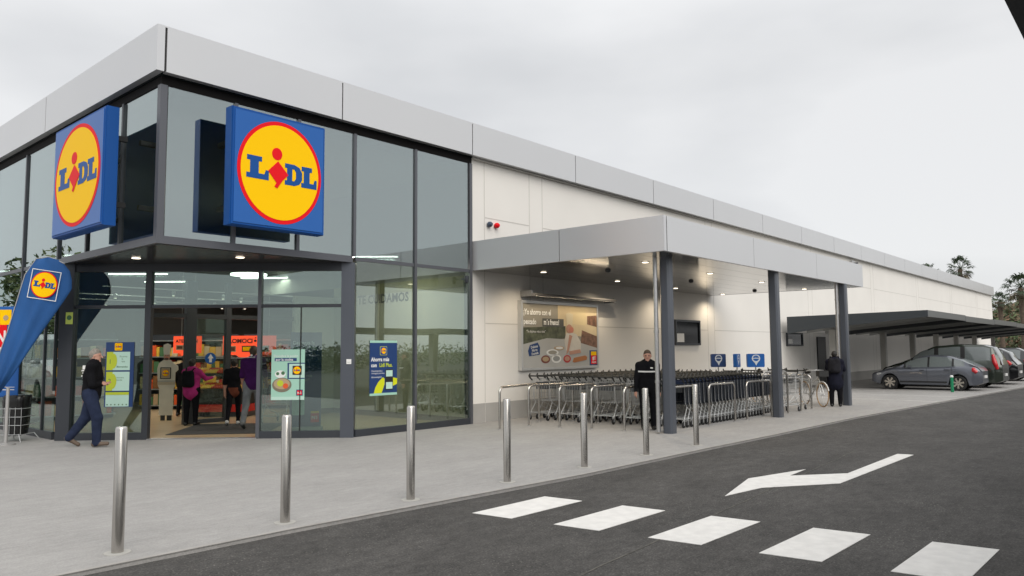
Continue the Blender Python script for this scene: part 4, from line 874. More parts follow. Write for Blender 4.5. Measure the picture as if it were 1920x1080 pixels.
def rot2(a): return math.sin(R(a)), -math.cos(R(a))     # swing angle in the walking plane, 0 = straight down, + forward
def person(label, loc, heading, H, M, legs, arms, lean=0, girth=1.0, headturn=0, shoulder=1.0, hair='short', coat=None, face=True, hem=None, ptop=1.0, sex='m', h=.0115):
    """local +y is forward, +x is the person's right. legs/arms: (right, left)"""
    S = H; prims = []
    def add(a, b, ra, rb, tg, k=.03, sq=(1, 1, 1)): prims.append((tuple(a), tuple(b), ra, rb, tg, k, sq))
    hipz = .525*S; foot_low = 9
    L1, L2 = .245*S, .235*S; hw = .052*S*girth
    for s, (ha, ka, fa) in zip((1, -1), legs):
        hp = np.array([s*hw, 0, hipz]); y, z = rot2(ha); kn = hp+L1*np.array([.0, y, z]); y, z = rot2(ka); an = kn+L2*np.array([0, y, z])
        add(hp, kn, .052*S*girth, .037*S*girth*ptop, 'trousers', .03); add(kn, an, .037*S*girth*ptop, .027*S*girth*ptop, 'trousers', .02)
        y, z = math.cos(R(fa)), math.sin(R(fa)); toe = an+np.array([s*.012, y*.098*S, z*.098*S-.014*S]); heel = an+np.array([0, -y*.02*S, -z*.02*S-.016*S])
        add(an+np.array([0, 0, .0]), heel, .025*S, .024*S, 'shoes', .015); add(heel, toe, .023*S, .019*S, 'shoes', .02, (1, 1, 1))
        foot_low = min(foot_low, toe[2]-.021*S, heel[2]-.025*S)
    ly, lz = math.sin(R(lean)), math.cos(R(lean))
    def up_(z, dy=0): return np.array([0, ly*z+dy, hipz+lz*z])
    pw = 1.0 if sex == 'm' else 1.06
    add(up_(-.015*S), up_(.03*S), .078*S*girth*pw, .080*S*girth*pw, 'trousers', .04, (1, .78, 1))
    add(up_(.06*S), up_(.155*S), .076*S*girth, .088*S*girth, 'top', .05, (1.02, .78, 1)); add(up_(.17*S), up_(.245*S), .092*S*girth, .080*S*girth, 'top', .05, (1.12*shoulder, .74, 1))
    if coat: add(up_(.06*S), up_(-coat*S, 0), .088*S*girth, .092*S*girth, 'top', .05, (1.05, .85, 1))
    elif hem: add(up_(.0), up_(-.03*S), .086*S*girth, .086*S*girth, hem, .03, (1.03, .82, 1)); add(up_(.03*S), up_(.06*S), .083*S*girth, .08*S*girth, 'top', .03, (1.03, .82, 1))
    else: add(up_(.06*S), up_(-.0*S), .082*S*girth, .085*S*girth, 'top', .03, (1.03, .82, 1))
    neck = up_(.30*S); add(up_(.26*S), neck, .038*S, .031*S, 'collar' if 'collar' in M else 'skin', .03)
    hd = neck+np.array([0, .012*S, .066*S]); th = R(headturn); fwd = np.array([math.sin(th), math.cos(th), 0]); rgt = np.array([math.cos(th), -math.sin(th), 0])
    add(neck, hd-np.array([0, 0, .02*S]), .031*S, .033*S, 'skin', .02)
    add(hd+fwd*-.004*S, hd+fwd*-.004*S+np.array([0, 0, .012*S]), .046*S, .050*S, 'skin', .02, (.90, 1.04, 1.10))
    add(hd+fwd*.018*S-np.array([0, 0, .035*S]), hd+fwd*.026*S-np.array([0, 0, .046*S]), .028*S, .019*S, 'skin', .03)
    if face:
        add(hd+fwd*.050*S+np.array([0, 0, .002*S]), hd+fwd*.061*S-np.array([0, 0, .013*S]), .006*S, .009*S, 'skin', .012)
        for s in (-1, 1): add(hd+rgt*s*.047*S+np.array([0, 0, .005*S]), hd+rgt*s*.049*S-np.array([0, 0, .012*S]), .008*S, .006*S, 'skin', .008, (.6, 1, 1.2))
    sw = .105*S*shoulder
    hands = []
    for s, (ua, uo, fa, fo) in zip((1, -1), arms):
        # ua/fa: swing angle of upper arm / forearm, uo/fo: outward angle
        sh = up_(.252*S)+np.array([s*sw, 0, 0])
        def dirv(a, o_): y, z = rot2(a); c = math.cos(R(o_)); return np.array([s*math.sin(R(o_)), y*c, z*c])
        el = sh+dirv(ua, uo)*.165*S; wr = el+dirv(fa, fo)*.150*S; fd = dirv(fa, fo)
        add(up_(.245*S)+np.array([s*sw*.6, 0, 0]), sh, .050*S, .040*S*girth**.5, 'top', .04); add(sh, el, .038*S*girth**.5, .030*S*girth**.5, 'sleeve' if 'sleeve' in M else 'top', .03)
        lo_t = 'forearm' if 'forearm' in M else ('sleeve' if 'sleeve' in M else 'top')
        add(el, wr, (.030 if lo_t != 'forearm' else .025)*S, .0215*S if lo_t != 'forearm' else .0165*S, lo_t, .02)
        side = np.cross(fd, np.array([0, 0, 1.0]) if abs(fd[2]) < .9 else np.array([0, 1.0, 0])); side /= np.linalg.norm(side)
        if abs(fd[2]) > .7: side = np.array([0, 1.0, 0])-fd*fd[1]; side /= np.linalg.norm(side)
        pn = np.cross(fd, side); pm = wr+fd*.045*S
        add(wr, pm, .0165*S, .019*S, 'skin', .015)
        curl = pn*(-s)*.25
        for q, ln in ((-1.5, .034), (-.5, .042), (.5, .045), (1.5, .041)):
            k0 = pm+side*q*.0105*S; k1 = k0+(fd+curl)*ln*S*.5; k2 = k1+(fd+curl*3)/1.3*ln*S*.5
            add(k0, k1, .0062*S, .0058*S, 'skin', .006); add(k1, k2, .0058*S, .005*S, 'skin', .004)
        t0 = wr+fd*.015*S+side*.014*S; add(t0, t0+(fd*.6+side*.7)*.03*S, .008*S, .006*S, 'skin', .008)
        hands.append(wr)
    dz = -foot_low
    pr2 = [((a[0], a[1], a[2]+dz), (b[0], b[1], b[2]+dz), ra, rb, t, k, q) for a, b, ra, rb, t, k, q in prims]
    o = empty('person', loc, label, 'person', rz=heading)
    sdf_object('body', pr2, M, o, h)
    hc = hd+np.array([0, 0, dz])
    if hair:
        hp_ = []
        def ha(a, b, ra, rb, k=.02, sq=(1, 1, 1)): hp_.append((tuple(a), tuple(b), ra, rb, 'hair', k, sq))
        ha(hc+fwd*-.014*S+np.array([0, 0, .022*S]), hc+fwd*-.006*S+np.array([0, 0, .030*S]), .049*S, .049*S, .02, (.93, 1.02, 1))
        ha(hc+fwd*-.026*S-np.array([0, 0, .005*S]), hc+fwd*-.022*S+np.array([0, 0, .01*S]), .038*S, .046*S, .02, (1.02, .9, 1))
        if hair == 'bun': ha(hc+fwd*-.06*S+np.array([0, 0, .03*S]), hc+fwd*-.065*S+np.array([0, 0, .04*S]), .022*S, .022*S)
        if hair == 'long': ha(hc+fwd*-.03*S, hc+fwd*-.035*S-np.array([0, 0, .06*S]), .045*S, .032*S, .03)
        if hair == 'hood': ha(hc+fwd*-.02*S, hc+fwd*-.01*S+np.array([0, 0, .01*S]), .056*S, .056*S, .03)
        sdf_object('hair', hp_, {'hair': M['_hair']}, o, .011)
    if face:
        for s in (-1, 1):
            c_ = hc+fwd*.0445*S+rgt*s*.019*S+np.array([0, 0, .006*S])
            MB().lathe([(0, -.006), (.008, -.003), (.008, .003), (0, .006)], tuple(c_), 8, BLACKP).build('eye', None, o)
        c_ = hc+fwd*.046*S-np.array([0, 0, .031*S]); MB().tube([c_-rgt*.014*S, c_+fwd*.002, c_+rgt*.014*S], .0035, 5, mat('lip', (.30, .10, .08), .5)).build('mouth', None, o)
    o['S'] = S
    info = dict(o=o, dz=dz, up=up_, S=S, hc=hc, hands=hands, fwd=fwd, rgt=rgt)
    del o['S']
    return info
def pm(skin=SKIN, **k):
    d_ = {'skin': skin}; d_.update({a: b for a, b in k.items() if a != 'hair'}); return d_
class PM(dict): pass
def PMk(hair, **k):
    d_ = PM(skin=k.pop('skin', SKIN), **k); return d_, hair
def cloth(n, c, v=.25): return mat(n, c, .95, var=v, scale=7, bump=.9, bscale=16, spec=.12)
blk = cloth('black_cloth', (.008, .008, .010)); navt = cloth('navy_work_trousers', (.022, .030, .060)); mag = cloth('magenta_jacket', (.36, .03, .16)); pur = cloth('purple_shirt', (.055, .012, .085)); jean = cloth('grey_jeans', (.17, .18, .19)); cht = cloth('charcoal_cloth', (.02, .02, .024)); brs = mat('brown_shoe', (.12, .085, .06), .6); whs = mat('white_shoe', (.55, .55, .53), .6); rust = cloth('rust_hem', (.16, .05, .03)); nvc = cloth('dark_navy_coat', (.014, .015, .026)); blks = mat('black_shoe', (.015, .015, .015), .4)
hg = mat('hair_grey', (.25, .23, .20), .8, var=.3, scale=40); hb = mat('hair_black', (.012, .010, .009), .6, var=.3, scale=40); hbr = mat('hair_brown', (.06, .04, .025), .7, var=.3, scale=40)
def P_(label, loc, heading, H, hairm, mats_, **k):
    m_ = dict(mats_)
    for q in ('skin', 'top', 'trousers', 'shoes'): m_.setdefault(q, SKIN)
    class D(dict): pass
    dd = D(m_); 
    # material list for the body excludes the hair
    global _H; 
    class MM(dict):
        def __getitem__(s, kk):
            return hairm if kk == '_hair' else dict.__getitem__(s, kk)
    return person(label, loc, heading, H, MM(m_), **k)
hd_of = lambda dx, dy: math.atan2(dy, dx)-math.pi/2
# man walking at the left
i1 = P_('grey-haired man in a black jacket and navy work trousers walking past the left entrance glass', (.19, 2.62, 0), hd_of(.86, -.55), 1.75, hg, dict(skin=mat('skin_light', (.55, .30, .22), .5), top=blk, collar=blk, trousers=navt, shoes=brs),
        legs=((17, 0, 0), (-14, -36, -34)), arms=((8, 10, 92, -62), (2, 10, 96, -60)), lean=3, girth=1.22, hair='short', ptop=1.12, headturn=8)
bkf = Frame((-.03, -.150, 1.26), (1, 0, 0)); mb = MB()
for a, b, c, d_ in ((-.03, .06, -.01, .13), (-.05, .03, .05, .05), (-.06, -.01, .0, .01), (-.02, -.06, .06, -.04), (-.05, -.10, -.01, -.07)): mb.prism(bkf, rect(a, b, c, d_), -.03, .012, WHITE)
mb.build('jacket_print', None, i1['o'])
# woman in magenta with backpack
i2 = P_('woman in a magenta jacket with a black backpack seen from behind in the doorway', (3.0, 4.78, .012), hd_of(.75, .55), 1.50, hb, dict(top=mag, collar=mag, trousers=blk, shoes=blks),
        legs=((3, 0, 0), (-3, -2, 0)), arms=((48, 18, 95, 5), (20, 12, 60, -10)), girth=1.18, hair='bun', sex='f', face=False, coat=.04)
def backpack(info, w_, h_, z, col, dpt=.13, y=-.17):
    o = info['o']; S = info['S']
    pr = [((-w_*.25, y, z-h_*.3), (-w_*.25, y, z+h_*.25), w_*.3, w_*.25, 'b', .06, (1, .75, 1)), ((w_*.25, y, z-h_*.3), (w_*.25, y, z+h_*.25), w_*.3, w_*.25, 'b', .06, (1, .75, 1)), ((0, y-.03, z-h_*.25), (0, y-.03, z), w_*.3, w_*.25, 'b', .03, (1, .7, 1))]
    b_ = sdf_object('backpack', pr, {'b': col}, o, .013)
    st = MB()
    for s in (-1, 1): st.tube([(s*.06, y+.02, z+h_*.35), (s*.09, y+.09, z+h_*.52), (s*.11, y+.17, z+h_*.5), (s*.115, y+.24, z+h_*.2)], .014, 6, col)
    so_ = st.build('strap', None, o); so_.parent = b_
    return b_
backpack(i2, .27, .40, 1.03, blk)
# woman in black
i3 = P_('woman in a black top over a rust hem and black trousers walking into the shop', (3.62, 4.10, .012), hd_of(.62, .75), 1.50, hb, dict(top=blk, rust=rust, trousers=blk, shoes=whs, forearm=SKIN),
        legs=((14, 6, 0), (-14, -26, -20)), arms=((14, 7, 30, 0), (-6, 8, 15, 0)), girth=1.0, hair='bun', sex='f', face=False, hem='rust')
MB().tube([(.088*math.cos(2*math.pi*i/24)*1.25, .088*math.sin(2*math.pi*i/24)*1.02, .80) for i in range(24)], .008, 5, TAN, closed=True).build('belt', None, i3['o'])
# man in purple
i4 = P_('tall man in a purple T-shirt and grey jeans seen from behind at the doors', (3.50, 3.10, .012), hd_of(.70, .70), 1.79, hbr, dict(top=pur, trousers=jean, shoes=mat('grey_shoe', (.10, .10, .10), .6), forearm=SKIN),
        legs=((10, 2, 0), (-16, -30, -25)), arms=((22, 6, 48, -5), (8, 10, 25, 0)), girth=1.10, hair='short', face=False, headturn=5)
tf = Frame((-.10, -.150, 1.50), (1, 0, 0)); mb = MB(); mb.prism(tf, disc(.09, .015, .02, 14), -.03, .004, WHITE); letters(mb, tf, 'cimworld', .045, 0, -.035, .004, WHITE, bold=.02); mb.build('shirt_print', None, i4['o'])
# person half hidden deeper in the shop
i8 = P_('person in black standing behind the chef cut-out, deep inside the shop', (4.05, 7.35, .012), hd_of(.6, .6), 1.60, hb, dict(top=blk, trousers=blk, shoes=blks), legs=((8, 2, 0), (-8, -12, 0)), arms=((10, 6, 40, 0), (5, 6, 20, 0)), hair='short', face=False, h=.016)
# security guard
i5 = P_('security guard in black with a white chest stripe standing beside the first canopy column', (8.31, -3.50, 0), hd_of(-.80, -.60), 1.64, hbr, dict(top=blk, collar=blk, trousers=blk, shoes=blks),
        legs=((2, 0, 0), (-2, 0, 0)), arms=((6, 12, 8, 4), (0, 8, 2, 2)), girth=1.16, hair='short', headturn=6)
S = 1.64; mb = MB()
pts = []
zc = i5['dz']+.525*S+.185*S
for i in range(15):
    t = -math.pi*.06+math.pi*1.12*i/14; pts.append((.118*S*1.16*math.cos(t)*1.0, .083*S*1.13*math.sin(t)*1.0, zc-.01*math.sin(t)))
for a, b in zip(pts, pts[1:]):
    mb.add([(a[0], a[1], a[2]-.014), (b[0], b[1], b[2]-.014), (b[0], b[1], b[2]+.014), (a[0], a[1], a[2]+.014), (a[0]*.93, a[1]*.93, a[2]+.014), (b[0]*.93, b[1]*.93, b[2]+.014), (b[0]*.93, b[1]*.93, b[2]-.014), (a[0]*.93, a[1]*.93, a[2]-.014)], [(0, 3, 2, 1), (3, 4, 5, 2), (0, 1, 6, 7)], mat('reflective_tape', (.75, .75, .73), .5))
mb.build('reflective_stripe', None, i5['o'])
for s in (-1, 1):
    a = (s*.075*S, .0, i5['dz']+.525*S+.292*S); b = (s*.115*S, -.01, i5['dz']+.525*S+.277*S)
    MB().tube([a, b], .012, 6, MATS['reflective_tape']).build('shoulder_stripe', None, i5['o'])
gl_ = MB(); hc, fv, rv = i5['hc'], i5['fwd'], i5['rgt']
for s in (-1, 1):
    c_ = hc+fv*.052*S+rv*s*.020*S+np.array([0, 0, .006*S]); gl_.tube([c_+rv*.015*math.cos(t*math.pi/5)+np.array([0, 0, .011*math.sin(t*math.pi/5)]) for t in range(10)], .0025, 4, BLACKP, closed=True)
gl_.build('glasses', None, i5['o'])
MB().tube([(-.04, .115, zc+.06), (-.09, .105, zc+.06)], .016, 6, MATS['reflective_tape']).build('badge', None, i5['o'])
# person with dark coat on the right
i6 = P_('person in a long dark coat and backpack with the back turned by the bicycle', (16.45, -4.45, 0), hd_of(.9, .25), 1.56, hb, dict(top=nvc, collar=nvc, trousers=blk, shoes=blks),
        legs=((2, 0, 0), (-2, 0, 0)), arms=((30, 14, 95, -6), (45, 10, 120, -10)), girth=1.28, hair='short', face=False, coat=.12, lean=4)
backpack(i6, .30, .44, 1.12, cht)

# chef cut-out (flat board figure)
CF = Frame((3.20, 6.45, .012), (.66, -.75, 0)); o = empty('cardboard_cutout', (3.20, 6.45, .012), 'life-size flat cut-out of a chef in white holding a framed emblem', 'cut-out')
mb = MB(); Wc = mat('chef_white', (.60, .56, .48), .6, var=.06, scale=4)
body = [(-.16, .12), (.16, .12), (.17, .75), (.20, .80), (.20, 1.12), (.27, 1.18), (.26, 1.27), (.17, 1.33), (.06, 1.42), (-.08, 1.42), (-.19, 1.34), (-.23, 1.2), (-.20, .80), (-.17, .75)]
mb.prism(CF, body, -.012, 0, Wc); mb.prism(CF, disc(-.01, 1.50, .075, 24, .10), -.012, .003, SKIN); mb.prism(CF, [(-.08, 1.54), (.06, 1.54), (.075, 1.68), (.085, 1.76), (.0, 1.80), (-.09, 1.77), (-.095, 1.68)], -.012, .006, Wc)
mb.prism(CF, rect(-.06, 1.42, .03, 1.455), .003, .006, BLACKP); mb.prism(CF, disc(-.035, 1.52, .008, 8), .003, .006, BLACKP); mb.prism(CF, disc(.02, 1.52, .008, 8), .003, .006, BLACKP); mb.prism(CF, rect(-.03, 1.47, .02, 1.478), .003, .006, RED)
mb.prism(CF, rect(-.12, .0, -.02, .12), -.012, 0, BLACKP); mb.prism(CF, rect(.03, .0, .14, .12), -.012, 0, BLACKP)
mb.prism(CF, rect(-.21, .83, .19, .90), 0, .006, mat('chef_shade', (.42, .36, .27), .6)); mb.prism(CF, rect(-.21, .905, .19, .93), 0, .004, GREYP)  # tan band and thin grey band printed across the jacket
world_child(mb.build('board'), o)
mb = MB(); mb.prism(CF, [rect(-.15, .97, .10, 1.24), rect(-.13, .99, .08, 1.22)], .0, .008, BLACKP); mb.prism(CF, rect(-.12, 1.0, .07, 1.21), .0, .004, TAN); world_child(mb.build('framed_card'), o); logo('emblem', CF.sub(-.025, 1.105, .006), .15, o)
mb = MB().tube([CF.pt(0, 0, -.25), CF.pt(0, .6, -.012)], .012, 6, GREYP); world_child(mb.build('stand'), o)

# ------------------------------------------------------------------ shop fittings seen through the doors
PRED = mat('promo_orange', (.95, .09, .03), .5, emit=.55)  # printed board, no lamp: the light on it is put in as glow
def promo(fr, w_, h_, txt, label, boxes):
    o = empty('hanging_sign', fr.pt(w_/2, 0, 0), label, 'sign', 'hanging orange signs in the shop'); mb = MB()
    mb.prism(fr, [(0, 0), (w_*.25, 0), (w_*.33, -.08), (w_*.6, -.08), (w_*.68, 0), (w_, 0), (w_, h_), (0, h_)], -.03, 0, PRED); world_child(mb.build('board'), o)
    mb = MB(); letters(mb, fr, txt, h_*(.33 if w_ > 1 else .26), .06, h_*.62, .004, BLACKP, bold=.04, xs=.98)
    for i in range(boxes):
        pb = MB(); q_ = (w_-.1)/boxes; pb.prism(fr, rect(.07+i*q_, .08, .07+i*q_+q_*.65, h_*.48), 0, .004, TAN if i % 2 == 0 else mat('promo_dark', (.1, .04, .02), .5)); pb.prism(fr, rect(.07+i*q_+.03, .11, .07+i*q_+q_*.65-.03, h_*.42), .004, .006, mat('promo_dark', (.1, .04, .02), .5) if i % 2 == 0 else YEL); world_child(pb.build('product_picture'), o)
    world_child(mb.build('lettering'), o)
    for a_ in (.2, w_-.2): world_child(MB().tube([fr.pt(a_, h_, -.015), fr.pt(a_, 5.6-fr.o.z, -.015)], .004, 4, GALV).build('hanger'), o)
promo(Frame((5.45, 8.1, 1.52), (.66, -.75, 0)), 1.45, .52, 'PROMOCIÓN', 'orange hanging sign with dark lettering, above the man in the purple shirt', 3)
promo(Frame((4.08, 8.07, 1.58), (.66, -.75, 0)), .72, .44, 'ATENCIÓN', 'orange hanging sign with small pictures, above the woman in magenta', 2)
def shelf_unit(fr, w_, label, seed, cols):
    o = empty('display_shelf', fr.pt(w_/2, 0, 0), label, 'shelf', 'shop shelves beyond the doors'); mb = MB(); rg = random.Random(seed)
    mb.prism(fr, rect(0, 0, w_, 2.1), -.5, -.45, ANTH)
    for z in (.1, .55, 1.0, 1.45, 1.9): mb.prism(fr, rect(0, z, w_, z+.03), -.45, 0, GALV)
    world_child(mb.build('rack'), o)
    mb = MB()
    for z in (.13, .58, 1.03, 1.48):
        a = .03
        while a < w_-.12:
            ww = rg.uniform(.08, .2); mb.prism(fr, rect(a, z, a+ww-.01, z+rg.uniform(.22, .36)), -.4, -.02, rg.choice(cols)); a += ww
    ob = mb.build('goods'); tag(ob, kind='stuff'); world_child(ob, o)
gc = [ORANGE, TAN, mat('good_yellow', (.7, .45, .05), .5), mat('good_red', (.5, .03, .02), .5), mat('good_cream', (.6, .5, .3), .5), mat('good_brown', (.2, .09, .03), .5), GREENP]
shelf_unit(Frame((4.2, 10.4, .012), (.66, -.75, 0)), 2.6, 'shop shelf with warm coloured goods behind the orange signs', 3, gc)
shelf_unit(Frame((6.0, 8.3, .012), (.66, -.75, 0)), 2.2, 'shop shelf at the right, behind the entrance glass', 5, gc)
shelf_unit(Frame((1.5, 12.0, .012), (.66, -.75, 0)), 2.2, 'shop shelf at the left, behind the left entrance glass', 8, gc)
shelf_unit(Frame((.9, 8.6, .012), (.8, -.2, 0)), 1.9, 'low lit shelf behind the panel with three cards', 11, gc)
# fruit stand
FS = Frame((3.95, 6.95, .012), (.66, -.75, 0)); o = empty('fruit_stand', (4.2, 6.7, .012), 'tiered dark fruit stand with a red skirt beyond the arrow sticker', 'fruit stand')
mb = MB(); mb.prism(FS, rect(0, 0, 1.5, .12), -.7, 0, ANTH); mb.prism(FS, rect(0, .30, 1.5, .68), -.7, .0, BLACKP); mb.prism(FS, rect(0, .12, 1.5, .30), -.7, .02, mat('red_skirt', (.55, .02, .015), .5)); mb.prism(FS, rect(0, .98, 1.5, 1.05), -.7, -.30, BLACKP); mb.prism(FS, rect(0, 1.42, 1.5, 1.45), -.7, -.4, GALV); world_child(mb.build('frame'), o)
fr_ = MB(); rg = random.Random(9); fo_m = [mat('fruit_orange', (.75, .22, .02), .4), mat('fruit_yellow', (.75, .5, .06), .4), mat('fruit_red', (.5, .05, .02), .4)]
for (z0, d0, dd_) in ((.68, -.02, .5), (1.05, -.32, .35)):
    for i in range(26):
        for jn in range(5):
            r_ = .033; c_ = FS.pt(.04+i*.056+rg.uniform(-.01, .01), z0+.03+jn*.022, d0-jn*dd_/5-.03)
            fr_.lathe([(0, -r_), (r_*.75, -r_*.65), (r_, 0), (r_*.75, r_*.65), (0, r_)], tuple(c_), 7, fo_m[(i//5+jn//3) % 3])
ob = fr_.build('fruit', None, None, True); tag(ob, kind='stuff'); world_child(ob, o)
# door mat
m = MB(); m.prism(FLAT, [(1.78, 3.28), (3.2, 4.86), (4.55, 3.55), (3.15, 1.98)], .0125, .022, mat('door_mat_rubber', (.03, .03, .03), .9, var=.2, scale=30)); tag(m.build('door_mat'), 'large dark entrance mat between the doors', 'mat')
m = MB(); m.prism(E_, rect(a0-.02, 0.0, a1, .016), -.12, .06, GALV); bpart(m, 'threshold')

# ------------------------------------------------------------------ cars
CGLASS = mat('car_glass', (.13, .15, .15), .06, spec=.9); TYRE = mat('tyre', (.014, .014, .014), .8); RIM = mat('alloy', (.50, .46, .40), .35, metal=.5)
TAILR = mat('tail_lamp', (.55, .012, .02), .15, coat=.6); HEADL = mat('head_lamp', (.6, .62, .62), .1, coat=.6)
def interp(pts, x):
    for (a, b), (c, d_) in zip(pts, pts[1:]):
        if a <= x <= c: t = (x-a)/(c-a) if c > a else 0; t2 = t*t*(3-2*t)*.5+t*.5; return b+(d_-b)*t2
    return pts[0][1] if x < pts[0][0] else pts[-1][1]
def car(label, name, Ln, W, belt, roof, hood, paint, wr, wx, glass_x, plan, roofw=.74, sill=.22, lamps=True, rear_lamp=None, group='cars parked under the carports'):
    """x from 0 (nose) to Ln (tail). roof: silhouette of the top, belt: shoulder line"""
    o = empty(name, (0, 0, 0), label, 'car', group); n = 56; xs_ = [Ln*i/n for i in range(n+1)]
    body = MB(); rows = []
    for x in xs_:
        hw = interp(plan, x)*W/2; zb_ = interp(belt, x); zt_ = max(zb_+.002, interp(roof, x)); zs = sill
        for c_ in wx:
            dx = abs(x-c_)
            if dx < wr+.055: zs = max(zs, wr+math.sqrt(max(0, (wr+.055)**2-dx**2))*1.0)
        nose = min(1, (x/.35)) if x < .35 else (min(1, (Ln-x)/.25) if x > Ln-.25 else 1)
        sl_z = max(zs, sill+(1-nose)*.10)
        up_t = (zt_-zb_); rw = hw*(1-(1-roofw)*min(1, up_t/.45))
        sec = [(0, sl_z), (hw*.93, sl_z), (hw*.985, sl_z+.02), (hw, sl_z+(zb_-sl_z)*.45), (hw*.992, sl_z+(zb_-sl_z)*.78), (hw*.955, zb_), (hw*.93, zb_+min(.02, up_t*.3)), (rw+.015, zb_+up_t*.86), (rw*.93, zb_+up_t*.97), (rw*.5, zt_), (0, zt_+.004)]
        rows.append(sec)
    K = len(rows[0])
    for s in (-1, 1):
        b0 = len(body.v); vs = [(x, s*y, z) for x, r_ in zip(xs_, rows) for y, z in r_]; fs = []; ms_ = []
        for i in range(n):
            for k in range(K-1):
                q = (i*K+k, (i+1)*K+k, (i+1)*K+k+1, i*K+k+1); fs.append(q if s > 0 else q[::-1])
                xm = (xs_[i]+xs_[i+1])/2; m_ = paint
                if k == 6:
                    for (ga, gb_) in glass_x['side']:
                        if ga < xm < gb_: m_ = CGLASS
                    if m_ is paint and glass_x['side'][0][0]-.06 < xm < glass_x['side'][-1][1]+.05: m_ = DARK  # window surround painted dark to stand in for reflections there
                if k in (6, 7, 8, 9) and (glass_x['front'][0] < xm < glass_x['front'][1] and k > 6 or glass_x['rear'][0] < xm < glass_x['rear'][1] and k > 7): m_ = CGLASS
                ms_.append(m_)
        for f_i, m_ in zip(fs, ms_): body.f.append(tuple(b0+t for t in f_i)); body.m.append(body.mi(m_))
        body.v += vs
    b0 = len(body.v)
    for idx_, flip in ((0, False), (n, True)):   # end caps
        r_ = rows[idx_]; pts = [(xs_[idx_], y, z) for y, z in r_]+[(xs_[idx_], -y, z) for y, z in r_[::-1]]
        body.add(pts, [tuple(range(len(pts)))[::(1 if flip else -1)]], paint)
    bo = body.build('body', None, o, 38)
    lin = MB(); lin.box((.25, -W*.40, sill+.02), (Ln-.2, W*.40, sill+.36), DARK)
    lin.build('underbody', None, o)
    trim = MB()
    for s in (-1, 1):
        trim.box((wx[0]+wr+.1, s*W*.5-.012, sill+.10), (wx[1]-wr-.1, s*W*.5+.008, sill+.16), DARK)
        for (ga, gb_) in glass_x['side'][:-1]:
            pass
    trim.build('side_trim', None, o)
    for c_ in wx:
        for s in (-1, 1):
            wm = MB().lathe([(wr*.62, -.09), (wr*.93, -.10), (wr, -.07), (wr, .07), (wr*.93, .10), (wr*.62, .09)], (c_, s*(W/2-.13), wr), 30, TYRE, axis='y', caps=False); wo = wm.build('wheel', None, o, 35)
            rm = MB(); yb = s*(W/2-.13)+s*.085
            rm.lathe([(wr*.66, -.006), (wr*.66, .006), (wr*.60, .008), (wr*.60, -.03)], (c_, yb, wr), 30, RIM, axis='y', caps=False)
            rm.lathe([(0, -.02), (wr*.62, -.02)], (c_, yb-s*.02, wr), 24, DARK, axis='y', caps=False)
            for i in range(7):
                a = 2*math.pi*i/7+.2; p0 = Vector((c_+.03*math.cos(a), yb, wr+.03*math.sin(a)))
                wd = .038; u_ = Vector((math.cos(a), 0, math.sin(a))); t_v = Vector((-math.sin(a), 0, math.cos(a)))
                pts = [p0-t_v*wd*.6, p0+t_v*wd*.6, p0+u_*wr*.60+t_v*wd, p0+u_*wr*.60-t_v*wd]; dv = Vector((0, s*.012, 0))
                rm.add([tuple(q-dv) for q in pts]+[tuple(q+dv) for q in pts], [(0, 1, 2, 3), (7, 6, 5, 4), (0, 4, 5, 1), (1, 5, 6, 2), (2, 6, 7, 3), (3, 7, 4, 0)], RIM)
            rm.build('rim', None, wo)
            rmh = MB().lathe([(0, 0), (.045, 0), (.04, .015), (0, .02)], (c_, yb, wr), 14, RIM, axis='y'); rmh.build('hub', None, wo)
    # lamps, mirrors, handles, plate
    for s in (-1, 1):
        hx, hz = .30, interp(belt, .35)-.09; hw = interp(plan, .30)*W/2
        MB().tube([(hx-.12, s*(hw-.14), hz-.02), (hx+.02, s*(hw-.04), hz), (hx+.22, s*(hw+.03), hz+.05)], [.05, .065, .03], 8, HEADL).build('headlight', None, o, True)
        rx, rz_, rh = rear_lamp; hw = interp(plan, rx)*W/2
        MB().tube([(rx+.10, s*(hw-.05), rz_-rh), (rx, s*(hw*.97-.01), rz_), (rx-.06, s*(hw*.9-.01), rz_+rh)], [.07, .10, .05], 8, TAILR).build('tail_light', None, o, True)
        mx_ = glass_x['side'][0][0]+.18
        MB().tube([(mx_, s*(W/2-.06), interp(belt, mx_)+.03), (mx_-.02, s*(W/2+.05), interp(belt, mx_)+.07), (mx_-.02, s*(W/2+.13), interp(belt, mx_)+.08)], [.03, .07, .055], 8, paint).build('wing_mirror', None, o, True)
        for (ga, gb_) in glass_x['side'][:2]: MB().box((gb_-.26, s*W/2-.01, interp(belt, gb_)-.12), (gb_-.08, s*W/2+.025, interp(belt, gb_)-.09), paint).build('door_handle', None, o)
        sm = MB()
        for (ga, gb_) in glass_x['side'][:2]:
            xx = gb_+.02
            if xx < wx[1]-wr-.02 or True:
                for t in range(6):
                    z0 = sill+.12+(interp(belt, xx)-sill-.14)*t/6; z1 = sill+.12+(interp(belt, xx)-sill-.14)*(t+1)/6
                    if xx > wx[1]-wr-.08 and z0 < wr*2: continue
                    sm.box((xx-.004, s*W/2*.99-.01, z0), (xx+.004, s*W/2+.003, z1), DARK)
        if sm.v: sm.build('door_seam', None, o)
    MB().box((Ln-.03, -.26, sill+.30), (Ln+.025, .26, sill+.41), WHITE).build('number_plate', None, o)
    MB().box((-.01, -.26, sill+.12), (.03, .26, sill+.22), WHITE).build('number_plate', None, o)
    return o
GREY = mat('car_grey_paint', (.115, .125, .15), .28, metal=.45, coat=.8, var=.02, scale=2)
